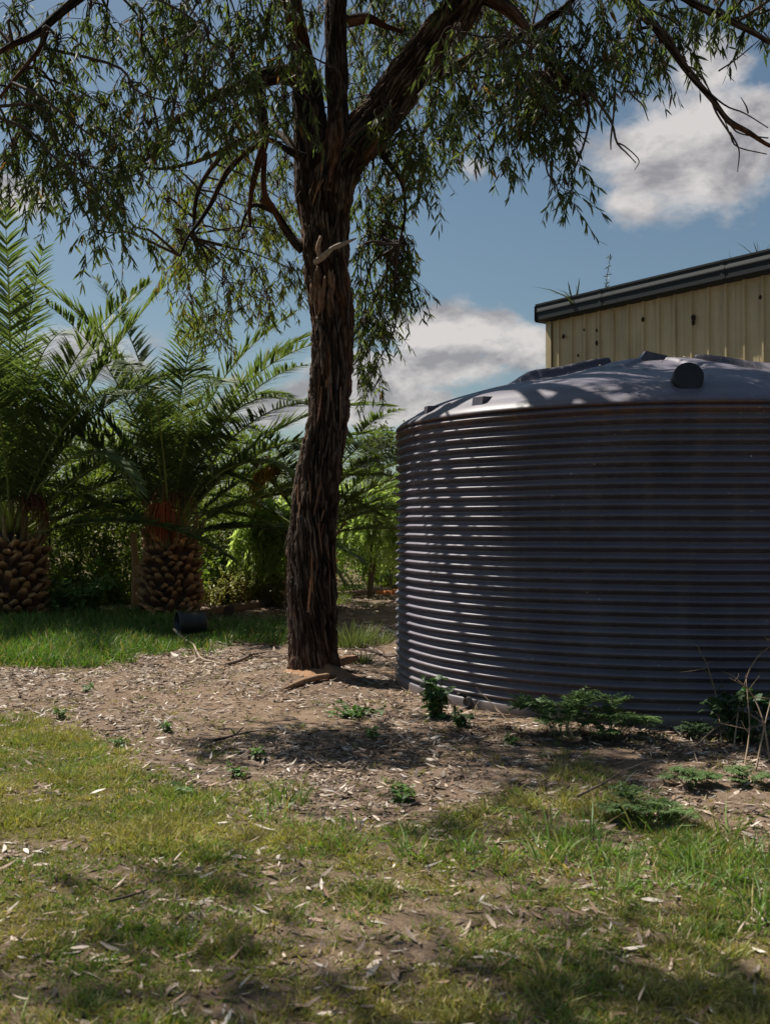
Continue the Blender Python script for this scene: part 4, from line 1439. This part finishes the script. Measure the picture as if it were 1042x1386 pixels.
# the stick that leans into it
mb = MB()
S_ = [G(236, 862) + [0, 0, .10], G(250, 872) + [0, 0, .05], G(262, 880) + [0, 0, .05], G(272, 893) + [0, 0, .02], G(290, 899) + [0, 0, .02], G(306, 902) + [0, 0, .015]]
tube(mb, catmull(S_, 30), np.linspace(.016, .008, 30) * rng.uniform(.85, 1.15, 30), 7, (.33, .26, .19))
S2 = [S_[3], G(292, 894) + [0, 0, .02], G(312, 906) + [0, 0, .02]]
tube(mb, catmull(S2, 10), np.linspace(.009, .003, 10), 5, (.30, .23, .17))
solo('stick', mb, wood_m, S_[0], 'long crooked bare stick leaning out of the black pot mouth', 'stick')


def branch_on_ground(pxs, r_, c, label, name='fallen_branch', lift=.02, forks=2):
    mb = MB()
    pts = [G(*p) + [0, 0, lift + .02 * rng.random()] for p in pxs]
    n = 6 * len(pts)
    pp = catmull(pts, n)
    tube(mb, pp, np.linspace(r_, r_ * .35, n) * rng.uniform(.85, 1.15, n), 6, c)
    for k in range(forks):
        i = rng.integers(n // 4, n - 3)
        e = pp[i] + np.array([rng.normal() * .25, rng.normal() * .2, .04])
        tube(mb, catmull([pp[i], (pp[i] + e) / 2 + [.02, .03, .02], e], 6), np.linspace(r_ * .5, r_ * .2, 6), 5, c)
    solo(name, mb, wood_m, pts[0], label, 'branch')


branch_on_ground([(306, 903), (325, 898), (345, 888), (360, 892), (382, 893)], .022, (.16, .115, .085), 'grey fallen branch between the black pot and the gum trunk', forks=4)
branch_on_ground([(500, 880), (515, 886), (528, 892), (540, 888)], .018, (.07, .05, .04), 'dark fallen branch on the ground between gum trunk and tank', forks=4)
branch_on_ground([(290, 1008), (308, 1002), (325, 1000)], .012, (.05, .035, .028), 'small dark twig on the bare soil left of centre', forks=3)
branch_on_ground([(780, 1088), (820, 1066), (858, 1040)], .008, (.16, .12, .09), 'thin twig on the ground in front of the tank', forks=1)
branch_on_ground([(150, 1232), (185, 1222), (205, 1210)], .006, (.05, .038, .03), 'thin dark twig lying on the lawn at lower left', forks=0)

# ------------------------------------------------------------------ plants round the tank
q = G(592, 972)
leafy_plant('leafy_weed', 'bushy green weed growing against the left foot of the tank', 'weed', q, .33, .19, 17, (.10, .18, .065), .066, .025, 14)
leafy_plant('leafy_weed', 'low green weed at the plain tank foot, right of the bushy weed', 'weed', G(625, 985), .13, .10, 9, (.06, .11, .04), .05, .018, 11)
ferny_plant('ferny_weed', 'dark ferny weed at the tank foot, left one of a close pair', 'weed', G(760, 1000), .37, .18, 11, (.11, .18, .06), 'pair of ferny weeds at the tank foot')
ferny_plant('ferny_weed', 'dark ferny weed at the tank foot, right one of a close pair', 'weed', G(826, 1002), .33, .13, 9, (.11, .18, .06), 'pair of ferny weeds at the tank foot')
ferny_plant('ferny_weed', 'pale ferny weed growing at the left edge of the tall grass', 'weed', G(868, 1112), .17, .20, 11, (.13, .20, .075))
ferny_plant('ferny_weed', 'small ferny weed in the shade between the tank and the pale ferny weed', 'weed', G(932, 1066), .14, .16, 9, (.10, .16, .06))
ferny_plant('ferny_weed', 'tiny ferny weed at the tank foot near the dead stems', 'weed', G(935, 1000), .12, .10, 9, (.05, .09, .04))
ferny_plant('ferny_weed', 'small ferny weed in the litter at the right edge', 'weed', G(1010, 1060), .11, .14, 8, (.12, .18, .07))
leafy_plant('leafy_weed', 'dark leafy weed among dead stems at the right of the tank', 'weed', G(1000, 1006), .40, .32, 20, (.045, .09, .038), .085, .032, 13)
leafy_plant('leafy_weed', 'low flat green weed patch on the bare soil in front of the gum tree', 'weed', G(482, 968), .07, .28, 30, (.09, .16, .045), .04, .016, 14)
leafy_plant('leafy_weed', 'small green weed seedling on bare soil in the centre foreground', 'weed', G(540, 1088), .09, .10, 9, (.09, .17, .045), .05, .012, 12)
for px, py, h, lab in ((225, 992, .09, 'small weed sprout on the soil left of the small dark twig'), (82, 972, .08, 'small weed sprout at the left beside the lawn edge'), (120, 935, .07, 'small weed sprout below the long grass at left'),
                       (348, 1030, .10, 'small weed sprout on the litter below the small dark twig'), (503, 1000, .10, 'upright weed sprout below the flat green weed patch'), (322, 1052, .07, 'tiny weed sprout left of centre at the litter edge'),
                       (165, 1012, .06, 'tiny weed sprout on the soil at left'), (690, 1008, .07, 'tiny weed sprout in the litter before the tank'), (250, 1078, .07, 'tiny weed sprout at the lawn edge below left')):
    leafy_plant('weed_sprout', lab, 'weed', G(px, py), h, .06, 6, (.10, .18, .05), .045, .010, 10)

# grey-green grass tuft right of the gum trunk
def tuft(name, label, loc, n, h, r_, colr, group=None, w=.004, lean=.35):
    mb = MB()
    a = rng.uniform(0, 6.28, n)
    rr_ = r_ * np.sqrt(rng.random(n))
    base = np.column_stack([loc[0] + np.cos(a) * rr_, loc[1] + np.sin(a) * rr_, np.full(n, loc[2] - .01)])
    d = nrm(np.column_stack([np.cos(a) * lean * rr_ / r_ + rng.normal(size=n) * .18, np.sin(a) * lean * rr_ / r_ + rng.normal(size=n) * .18, np.ones(n)]))
    L_ = h * rng.uniform(.45, 1.1, n)
    sag = np.column_stack([np.cos(a), np.sin(a), -.9 * np.ones(n)]) * (L_ * rng.uniform(.05, .4, n))[:, None]
    C = np.asarray(colr) * rng.uniform(.65, 1.35, (n, 1)) * (1 + rng.normal(size=(n, 3)) * .06)
    blades(mb, base, d, perp(d), L_, w, sag, C, ts=(0, .35, .7), ws=(.9, 1, .6))
    return solo(name, mb, grass_m, loc, label, 'grass', group)


tuft('grass_tuft', 'pale grey green grass tuft right of the gum trunk, the taller one', G(478, 872), 420, .42, .26, (.16, .19, .10))
tuft('grass_tuft', 'pale grass tuft close to the left side of the tank', G(508, 868), 260, .26, .22, (.15, .18, .09))
tuft('grass_tuft', 'small green grass tuft by the dark fallen branch', G(487, 898), 160, .20, .12, (.10, .14, .06))
tuft('grass_tuft', 'grass tuft on the path behind the tank edge', G(500, 822), 160, .2, .3, (.13, .15, .07))
# weeds rooted in the gutter
s, z = wall_at(787, 400)
g0 = np.array(w3(s, .08, SH + .10))
mb = MB()
for k in range(16):
    d = nrm(np.array([rng.normal() * .22, rng.normal() * .22, 1.0]))
    ln = rng.uniform(.25, .56)
    blades(mb, (g0 + rng.normal(size=3) * [.04, .04, .01])[None], d[None], perp(d[None]), ln, .013, np.array([[rng.normal() * .2, rng.normal() * .2, -.16]]), np.array([.075, .09, .045]) * rng.uniform(.6, 1.5), ts=(0, .35, .7), ws=(.7, 1, .7))
solo('gutter_weed', mb, grass_m, g0, 'strappy grass tuft growing out of the shed gutter near its corner', 'weed')
s, z = wall_at(826, 385)
g0 = np.array(w3(s, .08, SH + .10))
mb = MB()
tube(mb, catmull([g0, g0 + [.01, 0, .3], g0 + [.06, 0, .62]], 8), .004, 4, (.08, .07, .05))
for k in range(26):
    u = rng.uniform(.25, 1)
    p = g0 + np.array([.06 * u ** 2, 0, .62 * u])
    d = rand_dirs(1, .3)
    blades(mb, p[None], d, perp(d), .07, .008, np.zeros((1, 3)), (.09, .085, .06), ts=(0, .45), ws=(.4, 1))
solo('gutter_weed', mb, grass_m, g0, 'thin spindly stalk growing out of the shed gutter, second from its corner', 'weed')
for px, lab, h in ((838, 'tiny green seedling in the shed gutter beside the spindly stalk', .12), (944, 'bent dry grass wisp hanging over the shed gutter', .16), (1000, 'thin bare wisp standing in the shed gutter toward the right', .25), (1018, 'small dark sprig in the shed gutter at far right', .16), (1036, 'spindly seed stalk in the shed gutter at the right edge', .34)):
    s, z = wall_at(px, 380)
    g0 = np.array(w3(s, .09, SH + .13))
    mb = MB()
    for k in range(6):
        d = nrm(np.array([rng.normal() * .35, rng.normal() * .35, 1.0]))
        blades(mb, g0[None], d[None], perp(d[None]), h * rng.uniform(.6, 1.4), .008, np.array([[rng.normal() * .06, rng.normal() * .06, -.03]]), (.10, .10, .05), ts=(0, .4, .7), ws=(.7, 1, .7))
    solo('gutter_weed', mb, grass_m, g0, lab, 'weed')

# dead stems and vines at the right of the tank
for k, (seq, r_, lab) in enumerate((
        ([(975, 1012, 0), (968, 1000, .28), (955, 1000, .52), (948, 1000, .58)], .006, 'tall dead flower stalk standing at the right of the tank'),
        ([(990, 1020, 0), (1000, 1010, .30), (1018, 1005, .55), (1050, 1005, .7)], .007, 'dead arching vine stem nearest the right edge'),
        ([(1040, 1035, 0), (1030, 1030, .25), (1012, 1025, .42), (985, 1022, .50)], .007, 'dead curling vine stem looping left at the right edge'),
        ([(940, 1012, 0), (965, 1008, .10), (990, 1005, .14), (1010, 1004, .12)], .008, 'pale dead stem lying low in front of the dark leafy weed'),
        ([(1020, 1045, 0), (1035, 1035, .28), (1050, 1025, .5)], .007, 'straight dead stem leaning right at the right edge'),
        ([(1005, 1040, 0), (1012, 1030, .20), (1008, 1020, .48)], .006, 'thin upright dead stem before the dark leafy weed'),
        ([(690, 982, 0), (672, 978, .10), (648, 975, .22), (645, 975, .25)], .006, 'dry brown stem leaning on the plain foot of the tank'),
        ([(640, 985, 0), (643, 980, .12), (648, 978, .16)], .005, 'short dry stem stub at the tank foot'),
        ([(775, 1008, .04), (768, 1008, .10), (762, 1010, .16)], .009, 'short broken dry stalk below the left ferny weed'))):
    mb = MB()
    pts = [G(a, b_) + [0, 0, h] for a, b_, h in seq]
    n = 22
    pp = catmull(pts, n)
    tube(mb, pp, np.linspace(r_, r_ * .35, n), 5, np.array([.30, .22, .15]) * rng.uniform(.75, 1.15))
    for j in range(5 if k < 6 else 1):
        i = int(rng.integers(6, n))
        i = min(i, n - 1)
        e = pp[i] + np.array([rng.normal() * .09, rng.normal() * .06, rng.uniform(-.03, .12)])
        tube(mb, catmull([pp[i], (pp[i] + e) / 2 + rng.normal(size=3) * .015, e], 6), np.linspace(r_ * .45, .001, 6), 4, (.26, .19, .13))
    solo('dead_stem', mb, wood_m, pts[0], lab, 'dead stem')


# ------------------------------------------------------------------ grass and leaf litter
def grass_field(name, x0, x1, y0, y1, dens_fn, n_tuft, per, h, spread, colf, w, kind='stuff', lean=.5):
    tx = rng.uniform(x0, x1, n_tuft)
    ty = rng.uniform(y0, y1, n_tuft)
    if name == 'lawn_grass':                               # thickest near the camera
        ty = y0 + (y1 - y0) * rng.random(n_tuft) ** 1.5
    d = dens_fn(tx, ty)
    keep = rng.random(n_tuft) < d
    tx, ty, d = tx[keep], ty[keep], d[keep]
    dk = np.hypot(tx - TANK[0], ty - TANK[1]) > TR + .05
    tx, ty, d = tx[dk], ty[dk], d[dk]
    m = len(tx)
    th_ = h(tx, ty) * rng.uniform(.6, 1.35, m)
    tcol = colf(tx, ty, m)
    k = np.repeat(np.arange(m), per)
    n = len(k)
    a = rng.uniform(0, 6.283, n)
    r_ = spread * np.sqrt(rng.random(n)) * (th_[k] / .06) ** .4
    bx, by = tx[k] + np.cos(a) * r_, ty[k] + np.sin(a) * r_
    base = np.column_stack([bx, by, gz(bx, by) - .006])
    dirs = nrm(np.column_stack([np.cos(a) * lean + rng.normal(size=n) * .35, np.sin(a) * lean + rng.normal(size=n) * .35, np.ones(n)]))
    L_ = th_[k] * rng.uniform(.4, 1.15, n)
    sag = np.column_stack([np.cos(a) * .6, np.sin(a) * .6, -np.ones(n)]) * (L_ * rng.uniform(.05, .55, n))[:, None]
    C = tcol[k] * rng.uniform(.7, 1.3, (n, 1)) * (1 + rng.normal(size=(n, 3)) * .05)
    straw = rng.random(n) < .16
    C[straw] = np.array([.38, .30, .16]) * rng.uniform(.6, 1.25, (straw.sum(), 1))
    mb = MB()
    blades(mb, base, dirs, perp(dirs), L_, w * rng.uniform(.6, 1.8, n), sag, C, ts=(0, .5), ws=(.9, .8))
    return solo(name, mb, grass_m, (0, 0, 0), None, None, None, kind)


def lawn_col(tx, ty, m):
    f = sstep(.38, .62, fbm2(tx, ty, .5, 3, 61))[:, None]
    g = np.array([.18, .255, .060]) * f + np.array([.33, .315, .11]) * (1 - f)
    dry = (rng.random(m) < .27)[:, None]
    return np.where(dry, np.array([.42, .335, .17]), g) * rng.uniform(.8, 1.2, (m, 1))


grass_field('lawn_grass', -3.6, 2.6, 2.5, 9.0, lambda x, y: zones(x, y)[0] * .95 + .012, 76000, 12, lambda x, y: .036 + .055 * sstep(.45, .68, fbm2(x, y, .38, 3, 88)), .022, lawn_col, .0021)


def lush_col(tx, ty, m):
    return np.array([.105, .190, .042]) * rng.uniform(.75, 1.3, (m, 1)) * (1 + .25 * (rng.random((m, 1)) < .2))


grass_field('long_grass', -10.5, 0, 11, 18.2, lambda x, y: zones(x, y)[1], 19000, 10, lambda x, y: (.16 + .05 * fbm2(x, y, .8, 2, 3) + .05 * sstep(-2.5, -4.5, x)) * (1 - .75 * np.exp(-((x + 2.75) / .5) ** 2 - ((y - 14.2) / 1.0) ** 2)), .06, lush_col, .0045, lean=.35)


def tall_dens(x, y):
    px, py = to_px(x, y)
    f = np.exp(-((px - 790) / 60) ** 2 - ((py - 1130) / 22) ** 2) * .6 + np.exp(-((px - 930) / 110) ** 2 - ((py - 1175) / 38) ** 2) + np.exp(-((px - 1060) / 70) ** 2 - ((py - 1225) / 40) ** 2)
    f = f + .7 * np.exp(-((px - 770) / 60) ** 2 - ((py - 1155) / 22) ** 2) + .45 * np.exp(-((px - 620) / 70) ** 2 - ((py - 1165) / 22) ** 2) + .25 * np.exp(-((px - 440) / 70) ** 2 - ((py - 1140) / 25) ** 2) + .35 * np.exp(-((px - 370) / 40) ** 2 - ((py - 1095) / 14) ** 2)
    return np.clip(f, 0, 1) * sstep(.33, .5, fbm2(x, y, .16, 2, 90))


grass_field('tall_grass', -1.5, 3.2, 3.4, 6.2, tall_dens, 3600, 15, lambda x, y: .13 + .07 * sstep(.4, .6, fbm2(x, y, .4, 2, 14)), .035, lambda x, y, m: np.array([.18, .275, .075]) * rng.uniform(.75, 1.3, (m, 1)), .0030, lean=.45)


def back_dens(x, y):
    px, py = to_px(x, y)
    return sstep(420, 380, px) * sstep(240, 290, px) * .9


grass_field('back_grass', -8, 0, 20.0, 25, lambda x, y: np.full_like(x, .8) * (x < -.8), 5200, 10, lambda x, y: .2 + 0 * x, .10, lambda x, y, m: np.array([.12, .16, .05]) * rng.uniform(.75, 1.3, (m, 1)), .006)
grass_field('soil_sprouts', -6, 3, 5.2, 12.5, lambda x, y: (fbm2(x, y, .8, 3, 55) > .48) * .4, 5200, 8, lambda x, y: .05 + 0 * x, .03, lawn_col, .003)


def litter(name, n, x0, x1, y0, y1, dens_fn, Lr, wr, cols, near=False):
    x = rng.uniform(x0, x1, n)
    u = rng.random(n)
    y = 1 / (1 / y0 + u * (1 / y1 - 1 / y0)) if near else y0 + (y1 - y0) * u
    keep = rng.random(n) < dens_fn(x, y)
    keep &= np.hypot(x - TANK[0], y - TANK[1]) > TR + .02
    x, y = x[keep], y[keep]
    m = len(x)
    a = rng.uniform(0, 6.283, m)
    tilt = rng.normal(size=m) * .16
    d = nrm(np.column_stack([np.cos(a), np.sin(a), tilt]))
    sd_ = nrm(np.column_stack([-np.sin(a), np.cos(a), rng.normal(size=m) * .45]))
    L_ = rng.uniform(*Lr, m)
    w_ = L_ * rng.uniform(*wr, m)
    up = np.cross(d, sd_)
    sag = up * (L_ * rng.normal(size=m) * .16)[:, None] + sd_ * (L_ * rng.normal(size=m) * .15)[:, None]
    base = np.column_stack([x, y, gz(x, y) + rng.uniform(.002, .012, m)])
    cols = np.asarray(cols)
    C = cols[rng.integers(0, len(cols), m)] * rng.uniform(.65, 1.35, (m, 1))
    mb = MB()
    blades(mb, base, d, sd_, L_, w_, sag, C, ts=(0, .33, .7), ws=(.25, 1, .72))
    return solo(name, mb, litter_m, (0, 0, 0), None, None, None, 'stuff')


def lit_d(x, y):
    t_, l_, m_ = zones(x, y)
    f = np.clip(m_ * 1.0 + .12, 0, 1) * (1 - .90 * t_) * (1 - .2 * sstep(5.6, 4.6, y)) * (1 - .93 * l_)
    return f * np.clip(sstep(.36, .60, fbm2(x, y, .33, 4, 71)) * 1.0 + .26, 0, 1)


LC = [(.33, .255, .195), (.42, .35, .285), (.25, .165, .11), (.50, .44, .38), (.17, .11, .075), (.12, .085, .065), (.29, .215, .165), (.20, .14, .10)]
litter('leaf_litter', 150000, -6.5, 4.6, 2.6, 12.5, lit_d, (.02, .10), (.05, .13), LC)
litter('bark_chips', 60000, -5.5, 4.6, 2.6, 11.5, lit_d, (.012, .045), (.12, .30), [(.20, .13, .09), (.10, .065, .045), (.32, .25, .19), (.05, .036, .03)])
litter('path_litter', 9000, -4.2, .8, 11.5, 24, lambda x, y: lit_d(x, y) * .9, (.07, .16), (.08, .16), LC)
# a few leaves blown onto the tank roof
mb = MB()
n = 90
a = rng.uniform(-math.pi, 0, n)
r_ = rng.uniform(.5, 2.3, n)
Rh = np.hypot(Rg, 0)
x = TANK[0] + np.cos(a) * r_
y = TANK[1] + np.sin(a) * r_
zi = []
for ai, ri in zip(a, r_):
    j = int(round((ai % (2 * math.pi)) / (2 * math.pi) * nr_)) % nr_
    zi.append(np.interp(-ri, -Rg[:, j], Zg[:, j]))
a2 = rng.uniform(0, 6.28, n)
d = nrm(np.column_stack([np.cos(a2), np.sin(a2), -.3 * (np.cos(a2) * np.cos(a) + np.sin(a2) * np.sin(a))]))
L_ = rng.uniform(.03, .10, n)
blades(mb, np.column_stack([x, y, np.array(zi) + .012]), d, nrm(np.column_stack([-np.sin(a2), np.cos(a2), 0 * a2])), L_, L_ * .09, np.array([0, 0, .004]), np.asarray(LC)[rng.integers(0, len(LC), n)], ts=(0, .33, .7), ws=(.25, 1, .72))
solo('roof_litter', mb, litter_m, kind='stuff')
# twigs strewn about
mb = MB()
for k in range(420):
    x = rng.uniform(-3.6, 3.2)
    y = rng.uniform(4.2, 11.5)
    if np.hypot(x - TANK[0], y - TANK[1]) < TR + .12 or rng.random() > lit_d(np.array([x]), np.array([y]))[0] + .15:
        continue
    a = rng.uniform(0, 6.28)
    ln = rng.uniform(.08, .38)
    p = np.array([x, y, 0])
    e = p + np.array([math.cos(a), math.sin(a), 0]) * ln
    mdl = (p + e) / 2 + np.array([-math.sin(a), math.cos(a), 0]) * rng.normal() * ln * .15
    pts = catmull([p, mdl, e], 6)
    pts[:, 2] = gz(pts[:, 0], pts[:, 1]) + .008 + rng.uniform(0, .012)
    tube(mb, pts, np.linspace(1, .4, 6) * rng.uniform(.002, .006), 4, np.array([.12, .085, .065]) * rng.uniform(.4, 1.8))
solo('fallen_twigs', mb, wood_m, kind='stuff')

# the biggest dry leaves and bark flakes near the camera, one by one
big = []
for k in range(3):
    mb = MB()
    blades(mb, np.array([[-.06, 0, 0]]), np.array([[1.0, 0, .05]]), np.array([[0, 1.0, .2 * (k - 1)]]), .12, .0075 + .003 * k, np.array([[0, .03 * (k - 1), .03]]), np.array(((.42, .34, .26), (.27, .16, .10), (.14, .10, .08))[k]), ts=(0, .22, .5, .78), ws=(.2, .85, 1, .6))
    big.append(mb.mesh('fallen_leaf', litter_m))
nb_ = 0
while nb_ < 110:
    px, py = rng.uniform(-20, 1060), rng.uniform(1040, 1390)
    q = G(px, py)
    if rng.random() > .35 + .65 * lit_d(q[:1], q[1:2])[0]:
        continue
    o = bpy.data.objects.new('fallen_leaf', big[nb_ % 3])
    col.objects.link(o)
    o.location = q + [0, 0, .012 + .02 * (py > 1180)]
    o.rotation_euler = (rng.normal() * .25, rng.normal() * .2, rng.uniform(0, 6.28))
    o.scale = [rng.uniform(.25, .62)] * 3
    tone = ('pale tan', 'red brown', 'dark grey brown')[0 if nb_ % 3 == 0 else 1 if nb_ % 3 == 1 else 2]
    tag(o, tone + ' dry curled gum leaf lying in the foreground grass and litter', 'fallen leaf', tone + ' gum leaves strewn in the foreground')
    nb_ += 1
